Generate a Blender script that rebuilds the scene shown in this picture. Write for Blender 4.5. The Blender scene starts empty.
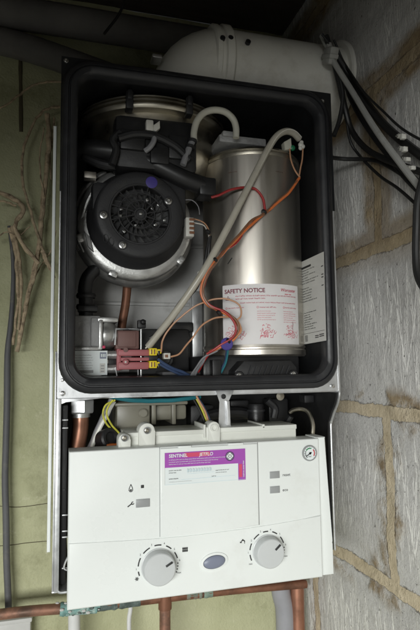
import bpy, bmesh, math, random
from mathutils import Vector, Matrix, noise
random.seed(7)
PI = math.pi
S = bpy.context.scene
COL = S.collection

# ------------------------------------------------------------------ camera model (camera stands at the origin)
FPX, YAW, PITCH, ROLL = 530.4, math.radians(15.70), math.radians(5.53), math.radians(-0.74)
CF = Vector((math.sin(YAW)*math.cos(PITCH), math.cos(YAW)*math.cos(PITCH), math.sin(PITCH)))
_r = Vector((math.cos(YAW), -math.sin(YAW), 0)); _u = _r.cross(CF)
CR = _r*math.cos(ROLL) + _u*math.sin(ROLL)
CU = _u*math.cos(ROLL) - _r*math.sin(ROLL)
def ray(px, py): return CF + CR*((px-210)/FPX) - CU*((py-315)/FPX)
def at(px, py, d):                      # point seen at a pixel, at distance d in front of the camera (towards the wall)
    v = ray(px, py); return v*(d/v.y)
def atx(px, py, x):                     # same on a plane facing sideways
    v = ray(px, py); return v*(x/v.x)
def path(d, *pp):                       # list of pixels (px,py[,depth])
    return [at(p[0], p[1], p[2] if len(p) > 2 else d) for p in pp]

WALL, SIDE = 0.93, 0.42

# ------------------------------------------------------------------ materials
def mat(name, col, rough=0.5, metal=0.0, var=0.12, vscale=18.0, bump=0.0, bscale=80.0, stain=None, sscale=6.0, samt=0.5,
        sthr=0.55, stretch=(1, 1, 1), rvar=0.1, spec=0.5, trans=0.0, coat=0.0):
    m = bpy.data.materials.new(name); m.use_nodes = True
    nt = m.node_tree; N = nt.nodes; L = nt.links
    b = N['Principled BSDF']
    b.inputs['Metallic'].default_value = metal
    b.inputs['Specular IOR Level'].default_value = spec
    if trans: b.inputs['Transmission Weight'].default_value = trans
    if coat: b.inputs['Coat Weight'].default_value = coat
    tc = N.new('ShaderNodeTexCoord'); mp = N.new('ShaderNodeMapping'); mp.inputs['Scale'].default_value = stretch
    L.new(tc.outputs['Object'], mp.inputs['Vector'])
    n1 = N.new('ShaderNodeTexNoise'); n1.inputs['Scale'].default_value = vscale; n1.inputs['Detail'].default_value = 6
    n1.inputs['Roughness'].default_value = 0.6
    L.new(mp.outputs[0], n1.inputs['Vector'])
    ramp = N.new('ShaderNodeMapRange'); ramp.inputs['From Min'].default_value = 0.3; ramp.inputs['From Max'].default_value = 0.7
    ramp.inputs['To Min'].default_value = 1-var; ramp.inputs['To Max'].default_value = 1+var
    L.new(n1.outputs['Fac'], ramp.inputs['Value'])
    mul = N.new('ShaderNodeVectorMath'); mul.operation = 'SCALE'; mul.inputs[0].default_value = col
    L.new(ramp.outputs[0], mul.inputs['Scale'])
    out = mul.outputs[0]
    if stain:
        n2 = N.new('ShaderNodeTexNoise'); n2.inputs['Scale'].default_value = sscale; n2.inputs['Detail'].default_value = 8
        n2.inputs['Roughness'].default_value = 0.7
        L.new(mp.outputs[0], n2.inputs['Vector'])
        mr = N.new('ShaderNodeMapRange'); mr.inputs['From Min'].default_value = sthr; mr.inputs['From Max'].default_value = sthr+0.15
        mr.inputs['To Max'].default_value = samt
        L.new(n2.outputs['Fac'], mr.inputs['Value'])
        mx = N.new('ShaderNodeMix'); mx.data_type = 'RGBA'
        L.new(mr.outputs[0], mx.inputs['Factor']); L.new(out, mx.inputs['A']); mx.inputs['B'].default_value = (*stain, 1)
        out = mx.outputs['Result']
    L.new(out, b.inputs['Base Color'])
    rr_ = N.new('ShaderNodeMapRange'); rr_.inputs['From Min'].default_value = 0.3; rr_.inputs['From Max'].default_value = 0.7
    rr_.inputs['To Min'].default_value = max(0.03, rough-rvar); rr_.inputs['To Max'].default_value = min(1, rough+rvar)
    L.new(n1.outputs['Fac'], rr_.inputs['Value']); L.new(rr_.outputs[0], b.inputs['Roughness'])
    if bump:
        n3 = N.new('ShaderNodeTexNoise'); n3.inputs['Scale'].default_value = bscale; n3.inputs['Detail'].default_value = 5
        L.new(mp.outputs[0], n3.inputs['Vector'])
        bp = N.new('ShaderNodeBump'); bp.inputs['Strength'].default_value = bump; bp.inputs['Distance'].default_value = 0.002
        L.new(n3.outputs['Fac'], bp.inputs['Height']); L.new(bp.outputs[0], b.inputs['Normal'])
    return m

M = {}
M['white_paint'] = mat('white_paint', (.79, .82, .80), .36, var=.018, vscale=6, stain=(.62, .62, .57), sscale=14, samt=.30, sthr=.56, bump=.035, bscale=350, rvar=.14)
M['cream_plastic'] = mat('cream_plastic', (.70, .71, .66), .45, var=.04, stain=(.45, .42, .34), sscale=30, samt=.35, sthr=.56)
M['knob'] = mat('knob_plastic', (.55, .57, .57), .35, var=.03, stain=(.4, .4, .37), sscale=60, samt=.3, sthr=.6)
M['ink'] = mat('black_ink', (.03, .03, .03), .6, var=.1)
M['grey_button'] = mat('grey_button', (.30, .31, .31), .45, var=.05)
M['blue_button'] = mat('blue_grey_button', (.20, .22, .29), .35, var=.05)
M['black_plastic'] = mat('black_plastic', (.014, .014, .015), .48, var=.25, vscale=30, bump=.08, bscale=500, stain=(.05, .047, .04), sscale=30, samt=.45, sthr=.6)
M['fan_black'] = mat('fan_black', (.022, .022, .024), .55, var=.15, bump=.15, bscale=700, stain=(.06, .055, .048), sscale=25, samt=.4, sthr=.58)
M['rubber'] = mat('rubber', (.021, .0215, .024), .44, var=.15, vscale=40, bump=.08, bscale=200, stain=(.055, .053, .048), sscale=40, samt=.4, sthr=.57)
M['chamber_black'] = mat('chamber_black', (.010, .0105, .0115), .38, var=.3, vscale=8, bump=.05, bscale=120, stain=(.032, .031, .028), sscale=14, samt=.5, sthr=.58)
M['galv'] = mat('galvanised_steel', (.62, .63, .64), .40, .75, var=.12, vscale=60, rvar=.12, stain=(.30, .29, .26), sscale=35, samt=.5, sthr=.6, bump=.05, bscale=200)
M['panel_galv'] = mat('pale_metal_panel', (.55, .55, .54), .55, .35, var=.12, vscale=25, stain=(.22, .21, .19), sscale=18, samt=.55, sthr=.58)
M['steel'] = mat('brushed_steel', (.63, .595, .54), .40, 1.0, var=.07, vscale=1, stretch=(55, 55, 3), rvar=.08, bump=.03, bscale=1.6, stain=(.42, .355, .27), sscale=.6, samt=.4, sthr=.55)
M['steel_dull'] = mat('dull_steel', (.46, .43, .36), .38, 1.0, var=.15, vscale=25, rvar=.12, stain=(.2, .15, .1), sscale=20, samt=.5, sthr=.56)
M['alu'] = mat('cast_aluminium', (.55, .55, .54), .40, .85, var=.14, vscale=50, rvar=.10, bump=.15, bscale=350, stain=(.3, .3, .28), sscale=30, samt=.4, sthr=.57)
M['alu_matt'] = mat('matt_cast_aluminium', (.34, .34, .34), .6, .3, var=.2, vscale=60, bump=.4, bscale=300, stain=(.6, .6, .58), sscale=90, samt=.5, sthr=.6)
M['screw'] = mat('screw_steel', (.75, .75, .74), .28, 1.0, var=.15, vscale=200)
M['copper'] = mat('copper', (.30, .155, .105), .5, .5, var=.25, vscale=40, rvar=.15, stain=(.13, .085, .065), sscale=25, samt=.8, sthr=.48)
M['copper_dark'] = mat('old_copper', (.22, .10, .06), .5, .5, var=.3, vscale=40, stain=(.06, .04, .03), sscale=30, samt=.6, sthr=.52)
M['copper_bright'] = mat('bright_copper', (.42, .205, .135), .42, .7, var=.2, vscale=30, stain=(.25, .12, .08), sscale=25, samt=.6, sthr=.55)
M['verdigris'] = mat('verdigris', (.17, .31, .29), .9, var=.4, vscale=90, bump=.9, bscale=260, stain=(.45, .55, .5), sscale=70, samt=.8, sthr=.5)
M['verd_green'] = mat('thin_verdigris', (.20, .27, .22), .85, var=.35, vscale=60, bump=.6, bscale=260, stain=(.24, .13, .09), sscale=55, samt=.9, sthr=.48)
M['verd_dark'] = mat('dull_verdigris', (.10, .13, .12), .9, var=.4, vscale=90, bump=.8, bscale=260, stain=(.24, .27, .25), sscale=90, samt=.7, sthr=.5)
M['pvc_white'] = mat('white_pvc', (.78, .77, .71), .42, var=.05, vscale=10, stain=(.55, .52, .44), sscale=14, samt=.5, sthr=.54)
M['pvc_grey'] = mat('grey_pvc', (.30, .30, .32), .5, var=.1, stain=(.42, .42, .41), sscale=20, samt=.4, sthr=.55)
M['pipe_white'] = mat('white_pipe', (.66, .66, .65), .5, var=.06, stain=(.4, .39, .35), sscale=40, samt=.5, sthr=.56)
M['lag'] = mat('dark_lagging', (.11, .105, .10), .9, var=.25, vscale=15, bump=.5, bscale=60)
M['pink'] = mat('dull_pink_plastic', (.38, .12, .13), .5, var=.12, stain=(.25, .1, .1), sscale=50, samt=.4)
M['pink_dark'] = mat('brown_pink_plastic', (.16, .085, .075), .55, var=.15)
M['yellow'] = mat('yellow_plastic', (.80, .62, .02), .4, var=.08)
M['orange'] = mat('orange_plastic', (.85, .22, .04), .45, var=.06)
M['purple'] = mat('violet_plastic', (.060, .045, .24), .5, var=.1)
M['green'] = mat('green_plastic', (.01, .16, .07), .45, var=.1)
M['white_plastic'] = mat('white_plastic', (.62, .61, .56), .45, var=.08, stain=(.4, .38, .32), sscale=60, samt=.4)
M['tube_clear'] = mat('milky_tube', (.44, .415, .35), .33, var=.1, vscale=20, stain=(.30, .27, .2), sscale=25, samt=.5)
M['tube_edge'] = mat('milky_tube_edge', (.72, .70, .63), .3, var=.1, vscale=30)
M['tube_cream'] = mat('cream_tube', (.50, .49, .42), .45, var=.08)
M['w_red'] = mat('red_wire', (.34, .022, .022), .45, var=.1)
M['w_orange'] = mat('orange_wire', (.62, .16, .045), .45, var=.1)
M['w_tan'] = mat('tan_wire', (.48, .26, .15), .45, var=.1)
M['w_brown'] = mat('brown_wire', (.20, .09, .045), .45, var=.1)
M['w_white'] = mat('white_wire', (.55, .53, .48), .45, var=.1)
M['w_grey'] = mat('grey_wire', (.22, .22, .23), .5, var=.15)
M['w_blue'] = mat('blue_wire', (.035, .06, .13), .45, var=.1)
M['w_teal'] = mat('teal_wire', (.015, .14, .17), .45, var=.1)
M['w_yellow'] = mat('yellow_green_wire', (.50, .48, .05), .45, var=.25, vscale=120)
M['w_black'] = mat('black_cable', (.012, .012, .012), .5, var=.2)
M['cable_grey'] = mat('grey_cable', (.10, .10, .105), .6, var=.2, vscale=20, stain=(.2, .19, .15), sscale=30, samt=.5)
M['cable_pale'] = mat('pale_grey_cable', (.36, .36, .34), .55, var=.1, stain=(.22, .2, .17), sscale=40, samt=.5)
M['paper'] = mat('paper_label', (.74, .72, .72), .6, var=.03, vscale=25)
M['paper_dim'] = mat('silvered_label', (.60, .60, .57), .5, var=.05, vscale=25)
M['lab_red'] = mat('label_red', (.48, .06, .10), .6, var=.1)
M['lab_pink'] = mat('label_pink', (.58, .15, .19), .6, var=.15, vscale=200)
M['lab_dark'] = mat('label_dark_red', (.20, .035, .06), .6, var=.1)
M['st_purple'] = mat('sticker_purple', (.36, .075, .42), .45, var=.06)
M['st_dark'] = mat('sticker_dark_purple', (.07, .03, .10), .5, var=.06)
M['st_red'] = mat('sticker_red', (.62, .07, .15), .45, var=.06)
M['st_white'] = mat('sticker_white', (.75, .80, .80), .5, var=.02)
M['st_line'] = mat('sticker_pale_blue', (.56, .70, .76), .5, var=.1)
M['g_green'] = mat('gauge_green', (.02, .22, .08), .5)
M['g_red'] = mat('gauge_red', (.5, .04, .05), .5)
M['bark'] = mat('dry_bark', (.46, .36, .24), .85, var=.35, vscale=90, bump=.8, bscale=160, stain=(.12, .085, .055), sscale=75, samt=.8, sthr=.5)
M['concrete'] = mat('grey_box', (.55, .55, .53), .6, var=.1)
M['beige_plastic'] = mat('translucent_beige_plastic', (.20, .19, .15), .4, var=.1, stain=(.14, .13, .10), sscale=25, samt=.5)
M['duct_black'] = mat('duct_black', (.016, .016, .017), .42, var=.25, vscale=20, bump=.05, bscale=200)

# ------------------------------------------------------------------ mesh builder
def catmull(pts, n=6):
    P = [Vector(p) for p in pts]
    if len(P) < 3: return P
    Q = [P[0]*2-P[1]] + P + [P[-1]*2-P[-2]]
    out = []
    for i in range(1, len(Q)-2):
        p0, p1, p2, p3 = Q[i-1], Q[i], Q[i+1], Q[i+2]
        for k in range(n):
            t = k/n
            out.append(0.5*((2*p1)+(p2-p0)*t+(2*p0-5*p1+4*p2-p3)*t*t+(3*p1-p0-3*p2+p3)*t**3))
    out.append(P[-1]); return out

def rr(x0, x1, z0, z1, R, n=8):
    pts = []
    for cx, cz, a0 in ((x1-R, z1-R, 0), (x0+R, z1-R, 90), (x0+R, z0+R, 180), (x1-R, z0+R, 270)):
        for k in range(n+1):
            a = math.radians(a0+90*k/n); pts.append((cx+R*math.cos(a), cz+R*math.sin(a)))
    return pts

class MB:
    def __init__(s): s.bm = bmesh.new(); s.mats = []
    def mi(s, m):
        m = M[m]
        if m not in s.mats: s.mats.append(m)
        return s.mats.index(m)
    def add(s, verts, faces, m):
        i = s.mi(m); vs = [s.bm.verts.new(v) for v in verts]; out = []
        for f in faces:
            try:
                fc = s.bm.faces.new([vs[k] for k in f]); fc.material_index = i; out.append(fc)
            except ValueError: pass
        return vs, out
    def box(s, lo, hi, m, bev=0.0, rot=None, seg=2):
        lo, hi = Vector(lo), Vector(hi); c = (lo+hi)/2; h = (hi-lo)/2
        vs = [Vector((sx*h.x, sy*h.y, sz*h.z)) for sx in (-1, 1) for sy in (-1, 1) for sz in (-1, 1)]
        if rot is not None: vs = [rot @ v for v in vs]
        vs, fs = s.add([v+c for v in vs], [(0, 1, 3, 2), (4, 6, 7, 5), (0, 4, 5, 1), (2, 3, 7, 6), (0, 2, 6, 4), (1, 5, 7, 3)], m)
        if bev: s._bev(fs, bev, seg, s.mi(m))
        return s
    def _bev(s, fs, bev, seg, mi):
        es = list({e for f in fs for e in f.edges})
        r = bmesh.ops.bevel(s.bm, geom=es, offset=bev, segments=seg, profile=0.5, affect='EDGES', clamp_overlap=True)
        for f in r['faces']: f.material_index = mi
    def prism(s, poly, d0, d1, m, bev=0.0, axis='y', seg=2, sharp_only=False):
        def mk(p, d): return (p[0], d, p[1]) if axis == 'y' else ((d, p[0], p[1]) if axis == 'x' else (p[0], p[1], d))
        n = len(poly)
        vs, fs = s.add([mk(p, d0) for p in poly]+[mk(p, d1) for p in poly],
                       [tuple(range(n)), tuple(range(2*n-1, n-1, -1))]+[(i, (i+1) % n, n+(i+1) % n, n+i) for i in range(n)], m)
        if bev:
            es = list({e for e in fs[0].edges})
            r = bmesh.ops.bevel(s.bm, geom=es, offset=bev, segments=seg, profile=0.5, affect='EDGES', clamp_overlap=True)
            for f in r['faces']: f.material_index = s.mi(m)
        return s
    def tube(s, pts, r, m, seg=10, n=6, raw=False, closed=False):
        P = [Vector(p) for p in pts] if raw else catmull(pts, n)
        k = len(P)
        if callable(r): rad = [r(i/(k-1)) for i in range(k)]
        else: rad = [r]*k
        t0 = (P[1]-P[0]).normalized()
        up = Vector((0, 0, 1)) if abs(t0.z) < .9 else Vector((1, 0, 0))
        u = (up-t0*up.dot(t0)).normalized(); V = []; prev = t0
        for i in range(k):
            t = (P[min(i+1, k-1)]-P[max(i-1, 0)])
            t = t.normalized() if t.length > 1e-9 else prev
            u = (u-t*u.dot(t)); u = u.normalized() if u.length > 1e-6 else t.orthogonal().normalized()
            w = t.cross(u); prev = t
            for j in range(seg):
                a = 2*PI*j/seg; V.append(P[i]+(u*math.cos(a)+w*math.sin(a))*rad[i])
        F = [(i*seg+j, i*seg+(j+1) % seg, (i+1)*seg+(j+1) % seg, (i+1)*seg+j) for i in range(k-1) for j in range(seg)]
        F += [tuple(range(seg-1, -1, -1)), tuple((k-1)*seg+j for j in range(seg))]
        s.add(V, F, m); return s
    def lathe(s, prof, c, axis, m, seg=40, arc=None):
        ax = Vector(axis).normalized(); u = ax.orthogonal().normalized(); w = ax.cross(u); c = Vector(c)
        V = []; k = len(prof)
        for r, h in prof:
            for j in range(seg):
                a = 2*PI*j/seg; V.append(c+ax*h+(u*math.cos(a)+w*math.sin(a))*max(r, 1e-5))
        F = [(i*seg+j, i*seg+(j+1) % seg, (i+1)*seg+(j+1) % seg, (i+1)*seg+j) for i in range(k-1) for j in range(seg)]
        F += [tuple(range(seg-1, -1, -1)), tuple((k-1)*seg+j for j in range(seg))]
        s.add(V, F, m); return s
    def loft(s, loops, m, cap0=False, cap1=False):
        n = len(loops[0]); V = [v for lp in loops for v in lp]
        F = [(i*n+j, i*n+(j+1) % n, (i+1)*n+(j+1) % n, (i+1)*n+j) for i in range(len(loops)-1) for j in range(n)]
        if cap0: F.append(tuple(range(n)))
        if cap1: F.append(tuple((len(loops)-1)*n+j for j in range(n)))
        s.add(V, F, m); return s
    def sphere(s, c, r, m, sc=(1, 1, 1), seg=16, rings=10, rot=None):
        V = []; c = Vector(c)
        for i in range(rings+1):
            th = PI*i/rings
            for j in range(seg):
                a = 2*PI*j/seg
                v = Vector((r*sc[0]*math.sin(th)*math.cos(a), r*sc[1]*math.sin(th)*math.sin(a), r*sc[2]*math.cos(th)))
                if rot is not None: v = rot @ v
                V.append(c+v)
        F = [(i*seg+j, i*seg+(j+1) % seg, (i+1)*seg+(j+1) % seg, (i+1)*seg+j) for i in range(rings) for j in range(seg)]
        s.add(V, F, m)
        return s
    # flat print on a surface: f(u,v) -> point
    def patch(s, f, u0, v0, u1, v1, m, nu=1, nv=1):
        V = [f(u0+(u1-u0)*i/nu, v0+(v1-v0)*j/nv) for i in range(nu+1) for j in range(nv+1)]
        F = [(i*(nv+1)+j, (i+1)*(nv+1)+j, (i+1)*(nv+1)+j+1, i*(nv+1)+j+1) for i in range(nu) for j in range(nv)]
        s.add(V, F, m); return s
    def poly(s, f, pts, m): s.add([f(*p) for p in pts], [tuple(range(len(pts)))], m); return s
    def stroke(s, f, pts, w, m):
        for a, b in zip(pts[:-1], pts[1:]):
            dx, dy = b[0]-a[0], b[1]-a[1]; L = math.hypot(dx, dy) or 1e-9; nx, ny = -dy/L*w/2, dx/L*w/2
            ex, ey = dx/L*w*.3, dy/L*w*.3
            s.poly(f, [(a[0]-ex-nx, a[1]-ey-ny), (b[0]+ex-nx, b[1]+ey-ny), (b[0]+ex+nx, b[1]+ey+ny), (a[0]-ex+nx, a[1]-ey+ny)], m)
        return s
    def arc(s, f, cu, cv, r, a0, a1, w, m, n=8):
        for k in range(n):
            A = [math.radians(a0+(a1-a0)*(k+q)/n) for q in (0, 1)]
            s.poly(f, [(cu+(r-w/2)*math.cos(A[0]), cv+(r-w/2)*math.sin(A[0])), (cu+(r+w/2)*math.cos(A[0]), cv+(r+w/2)*math.sin(A[0])),
                       (cu+(r+w/2)*math.cos(A[1]), cv+(r+w/2)*math.sin(A[1])), (cu+(r-w/2)*math.cos(A[1]), cv+(r-w/2)*math.sin(A[1]))], m)
        return s
    def text(s, f, body, u, v, size, m, align='LEFT', bold=0.0, shear=0.0, ang=0.0, squeeze=1.0):
        cu = bpy.data.curves.new('t', 'FONT'); cu.body = body; cu.size = size; cu.align_x = align; cu.offset = bold; cu.shear = shear
        cu.resolution_u = 3
        o = bpy.data.objects.new('t', cu); COL.objects.link(o)
        dg = bpy.context.evaluated_depsgraph_get()
        me = bpy.data.meshes.new_from_object(o.evaluated_get(dg))
        ca, sa = math.cos(ang), math.sin(ang)
        V = []
        for q in me.vertices:
            a, b = q.co.x*squeeze, q.co.y
            V.append(f(u+a*ca-b*sa, v+a*sa+b*ca))
        s.add(V, [tuple(p.vertices) for p in me.polygons], m)
        bpy.data.objects.remove(o); bpy.data.meshes.remove(me); bpy.data.curves.remove(cu)
        return s
    def words(s, f, u0, u1, v, h, m, wl=(3, 8), rnd=random):     # lines of print too small to read: letter-like strokes, word by word
        ah = abs(h); u = u0; w = ah*.62
        while u < u1-w*2:
            for k in range(rnd.randint(*wl)):
                if u > u1-w: break
                t = rnd.random(); hh = h*(1.0 if t < .3 else .74)
                s.patch(f, u, v, u+w*.36, v+hh, m)
                if t > .18: s.patch(f, u+w*.36, v+hh*(0 if t > .7 else .68), u+w*.78, v+hh*(.32 if t > .7 else 1.0), m)
                if t > .55: s.patch(f, u+w*.52, v+hh*.32, u+w*.80, v+hh*.68, m)
                u += w
            u += w*.7
        return s
    def build(s, name, parent=None, normals=True, angle=32):
        if normals: bmesh.ops.recalc_face_normals(s.bm, faces=s.bm.faces)
        me = bpy.data.meshes.new(name)
        off = Vector((0, 0, 0)); p = parent
        while p is not None: off += p.location; p = p.parent
        if parent is None and getattr(s, 'origin', None) is not None: off = s.origin
        bmesh.ops.translate(s.bm, vec=-off, verts=s.bm.verts)
        for f in s.bm.faces: f.smooth = True
        s.bm.to_mesh(me); s.bm.free()
        for m in s.mats: me.materials.append(m)
        me.set_sharp_from_angle(angle=math.radians(angle))
        o = bpy.data.objects.new(name, me); COL.objects.link(o)
        if parent is not None: o.parent = parent
        elif off.length: o.location = off
        return o
    def thing(s, name, label, cat, origin=None, group=None, kind=None):
        s.origin = Vector(origin) if origin is not None else None
        o = s.build(name); return tag(o, label, cat, group, kind)

def tag(o, label=None, cat=None, group=None, kind=None):
    if label: o['label'] = label
    if cat: o['category'] = cat
    if group: o['group'] = group
    if kind: o['kind'] = kind
    return o
def thing(name, label, cat, loc, group=None):
    o = bpy.data.objects.new(name, None); COL.objects.link(o); o.location = loc; o.empty_display_size = .05
    return tag(o, label, cat, group)

def plane_map(o, right=(1, 0, 0), up=(0, 0, 1), lift=(0, -1, 0), h=0.0004):
    o, right, up, lift = Vector(o), Vector(right), Vector(up), Vector(lift)
    def f(u, v, k=1): return o+right*u+up*v+lift*h*k
    return f
def lift(f, k):
    return lambda u, v: f(u, v, k)

def screw(parent, c, r=.0035, axis=(0, -1, 0), name='screw', m='screw'):
    b = MB(); c = Vector(c)
    b.lathe([(r*.6, -.003), (r*1.5, -.001), (r*1.5, 0), (r, .0003), (r*.96, r*.5), (r*.8, r*.72), (r*.45, r*.75), (r*.4, r*.45), (0, r*.4)], c, axis, m, 18)
    return b.build(name, parent)
# ------------------------------------------------------------------ SETTING
exec_block = None
def wall_material_green():
    m = bpy.data.materials.new('green_painted_render'); m.use_nodes = True
    nt = m.node_tree; N = nt.nodes; L = nt.links; b = N['Principled BSDF']; b.inputs['Roughness'].default_value = .8
    tc = N.new('ShaderNodeTexCoord')
    def nz(sc, det=6, rough=.6, stretch=None):
        n = N.new('ShaderNodeTexNoise'); n.inputs['Scale'].default_value = sc; n.inputs['Detail'].default_value = det; n.inputs['Roughness'].default_value = rough
        if stretch:
            mp = N.new('ShaderNodeMapping'); mp.inputs['Scale'].default_value = stretch; L.new(tc.outputs['Object'], mp.inputs[0]); L.new(mp.outputs[0], n.inputs['Vector'])
        else: L.new(tc.outputs['Object'], n.inputs['Vector'])
        return n
    def rng(sock, a, c, lo=0., hi=1.):
        r = N.new('ShaderNodeMapRange'); r.inputs['From Min'].default_value = a; r.inputs['From Max'].default_value = c
        r.inputs['To Min'].default_value = lo; r.inputs['To Max'].default_value = hi; L.new(sock, r.inputs['Value']); return r.outputs[0]
    def mix(fac, A, B):
        x = N.new('ShaderNodeMix'); x.data_type = 'RGBA'; L.new(fac, x.inputs['Factor'])
        for nm, v in (('A', A), ('B', B)):
            if isinstance(v, tuple): x.inputs[nm].default_value = (*v, 1)
            else: L.new(v, x.inputs[nm])
        return x.outputs['Result']
    c = mix(rng(nz(5).outputs['Fac'], .3, .7), (.37, .375, .215), (.54, .54, .35))
    c = mix(rng(nz(9, 8, .72).outputs['Fac'], .53, .72, 0, .65), c, (.17, .165, .08))
    c = mix(rng(nz(60, 6, .7).outputs['Fac'], .60, .74, 0, .6), c, (.60, .59, .42))
    c = mix(rng(nz(30, 6, .7, (1, 1, .3)).outputs['Fac'], .66, .72, 0, .7), c, (.13, .10, .06))
    L.new(c, b.inputs['Base Color'])
    h = N.new('ShaderNodeMath'); h.operation = 'ADD'
    L.new(nz(30, 8, .65).outputs['Fac'], h.inputs[0])
    v = N.new('ShaderNodeTexNoise'); v.inputs['Scale'].default_value = 300; v.inputs['Detail'].default_value = 3
    L.new(tc.outputs['Object'], v.inputs['Vector']); sc = N.new('ShaderNodeMath'); sc.operation = 'MULTIPLY'; sc.inputs[1].default_value = .35
    L.new(v.outputs['Fac'], sc.inputs[0]); L.new(sc.outputs[0], h.inputs[1])
    bp = N.new('ShaderNodeBump'); bp.inputs['Strength'].default_value = .5; bp.inputs['Distance'].default_value = .006
    L.new(h.outputs[0], bp.inputs['Height']); L.new(bp.outputs[0], b.inputs['Normal'])
    return m
M['green_wall'] = wall_material_green()

def wall_material_block():
    m = bpy.data.materials.new('concrete_block_and_mortar'); m.use_nodes = True
    nt = m.node_tree; N = nt.nodes; L = nt.links; b = N['Principled BSDF']; b.inputs['Roughness'].default_value = .88
    geo = N.new('ShaderNodeNewGeometry'); sep = N.new('ShaderNodeSeparateXYZ'); L.new(geo.outputs['Position'], sep.inputs[0])
    def mth(op, a, c=None, d=None):
        n = N.new('ShaderNodeMath'); n.operation = op
        for i, v in enumerate((a, c, d)):
            if v is None: continue
            if isinstance(v, (int, float)): n.inputs[i].default_value = v
            else: L.new(v, n.inputs[i])
        return n.outputs[0]
    def comb(x, y, z=0.0):
        n = N.new('ShaderNodeCombineXYZ')
        for i, v in enumerate((x, y, z)):
            if isinstance(v, (int, float)): n.inputs[i].default_value = v
            else: L.new(v, n.inputs[i])
        return n.outputs[0]
    def nz(sc, vec=None, det=6, rough=.6):
        n = N.new('ShaderNodeTexNoise'); n.inputs['Scale'].default_value = sc; n.inputs['Detail'].default_value = det; n.inputs['Roughness'].default_value = rough
        L.new(vec if vec is not None else geo.outputs['Position'], n.inputs['Vector']); return n.outputs['Fac']
    def rng(sock, a, c, lo=0., hi=1.):
        r = N.new('ShaderNodeMapRange'); r.inputs['From Min'].default_value = a; r.inputs['From Max'].default_value = c
        r.inputs['To Min'].default_value = lo; r.inputs['To Max'].default_value = hi; L.new(sock, r.inputs['Value']); return r.outputs[0]
    def mix(fac, A, B):
        x = N.new('ShaderNodeMix'); x.data_type = 'RGBA'; L.new(fac, x.inputs['Factor'])
        for nm, v in (('A', A), ('B', B)):
            if isinstance(v, tuple): x.inputs[nm].default_value = (*v, 1)
            else: L.new(v, x.inputs[nm])
        return x.outputs['Result']
    Y, Z = sep.outputs['Y'], sep.outputs['Z']
    wob = mth('MULTIPLY', mth('SUBTRACT', nz(16), .5), .012)
    wob2 = mth('MULTIPLY', mth('SUBTRACT', nz(120, det=8, rough=.7), .5), .009)
    off = mth('ADD', wob, wob2)
    u = mth('ADD', mth('ADD', Y, -.629+4.5), off)
    v = mth('ADD', mth('ADD', Z, .064+2.25), off)
    def brick(ms, sm):
        br = N.new('ShaderNodeTexBrick'); br.inputs['Scale'].default_value = 1
        br.inputs['Brick Width'].default_value = .45; br.inputs['Row Height'].default_value = .225
        br.inputs['Mortar Size'].default_value = ms; br.inputs['Mortar Smooth'].default_value = sm
        br.offset = .5; br.offset_frequency = 2
        L.new(comb(u, v), br.inputs['Vector']); return br.outputs['Fac']
    mort = brick(.0095, .10)
    near = brick(.045, 1.0)
    sm = mth('MULTIPLY', rng(near, .02, .5), rng(nz(9, det=7, rough=.65), .50, .60))
    # grey block
    c = mix(rng(nz(7), .3, .7), (.48, .47, .455), (.62, .61, .59))
    c = mix(rng(nz(40, det=8, rough=.7), .55, .72, 0, .5), c, (.22, .21, .19))
    # dragged, streaky face
    streak = nz(1, comb(mth('MULTIPLY', Y, 150), mth('MULTIPLY', Z, 5)), 5, .7)
    c = mix(rng(streak, .54, .66, 0, .6), c, (.66, .65, .61))
    fine = nz(420, det=3)
    c = mix(rng(fine, .56, .70, 0, .45), c, (.26, .255, .24)); c = mix(rng(fine, .42, .30, 0, .3), c, (.70, .69, .66))
    # zig-zag keying scratches, one set per course
    zl = mth('FLOORED_MODULO', v, .225)
    def zig(per, hi, lo, ph, w):
        t = mth('PINGPONG', mth('ADD', mth('ADD', Y, ph), mth('MULTIPLY', mth('SUBTRACT', nz(5), .5), .035)), per)
        tt = mth('MULTIPLY_ADD', t, (hi-lo)/per, lo)
        dd = mth('ABSOLUTE', mth('SUBTRACT', zl, tt))
        return mth('MULTIPLY', rng(dd, w*.5, w, 1, 0), rng(nz(110, det=4), .34, .50))
    zz = mth('MAXIMUM', zig(.0105, .175, .040, .004, .0110), zig(.0160, .190, .03, .019, .0080))
    zz = mth('MAXIMUM', zz, zig(.0245, .16, .055, .008, .0062))
    zz = mth('MAXIMUM', zz, zig(.0072, .150, .030, .002, .0090))
    c = mix(mth('MULTIPLY', zz, rng(nz(5), .38, .5, .15, .95)), c, (.90, .89, .85))
    pits = rng(nz(160, det=3), .68, .74)
    c = mix(mth('MULTIPLY', pits, .7), c, (.10, .095, .085))
    mc = mix(rng(nz(25, det=8), .35, .65), (.44, .365, .245), (.62, .53, .385))
    mc = mix(rng(nz(90), .62, .72, 0, .6), mc, (.22, .15, .08))
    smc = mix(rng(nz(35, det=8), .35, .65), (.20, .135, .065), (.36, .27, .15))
    upper_brown = mth('MULTIPLY', rng(Z, .12, .17), rng(mth('ADD', near, mth('MULTIPLY', nz(6, det=8, rough=.65), 1.0)), .55, .95))  # upper courses turn browner, mostly near the joints
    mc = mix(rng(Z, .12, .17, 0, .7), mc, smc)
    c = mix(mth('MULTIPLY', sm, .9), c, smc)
    c = mix(mth('MULTIPLY', upper_brown, .65), c, smc)
    c = mix(mort, c, mc)
    edge = mth('MULTIPLY', rng(brick(.0118, .25), .1, .6), mth('SUBTRACT', 1.0, mort))
    c = mix(mth('MULTIPLY', edge, rng(nz(38), .50, .62, 0, .75)), c, (.13, .095, .06))
    L.new(c, b.inputs['Base Color'])
    h = mth('MULTIPLY_ADD', mort, .8, mth('MULTIPLY', nz(60, det=8, rough=.7), .7))
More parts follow.
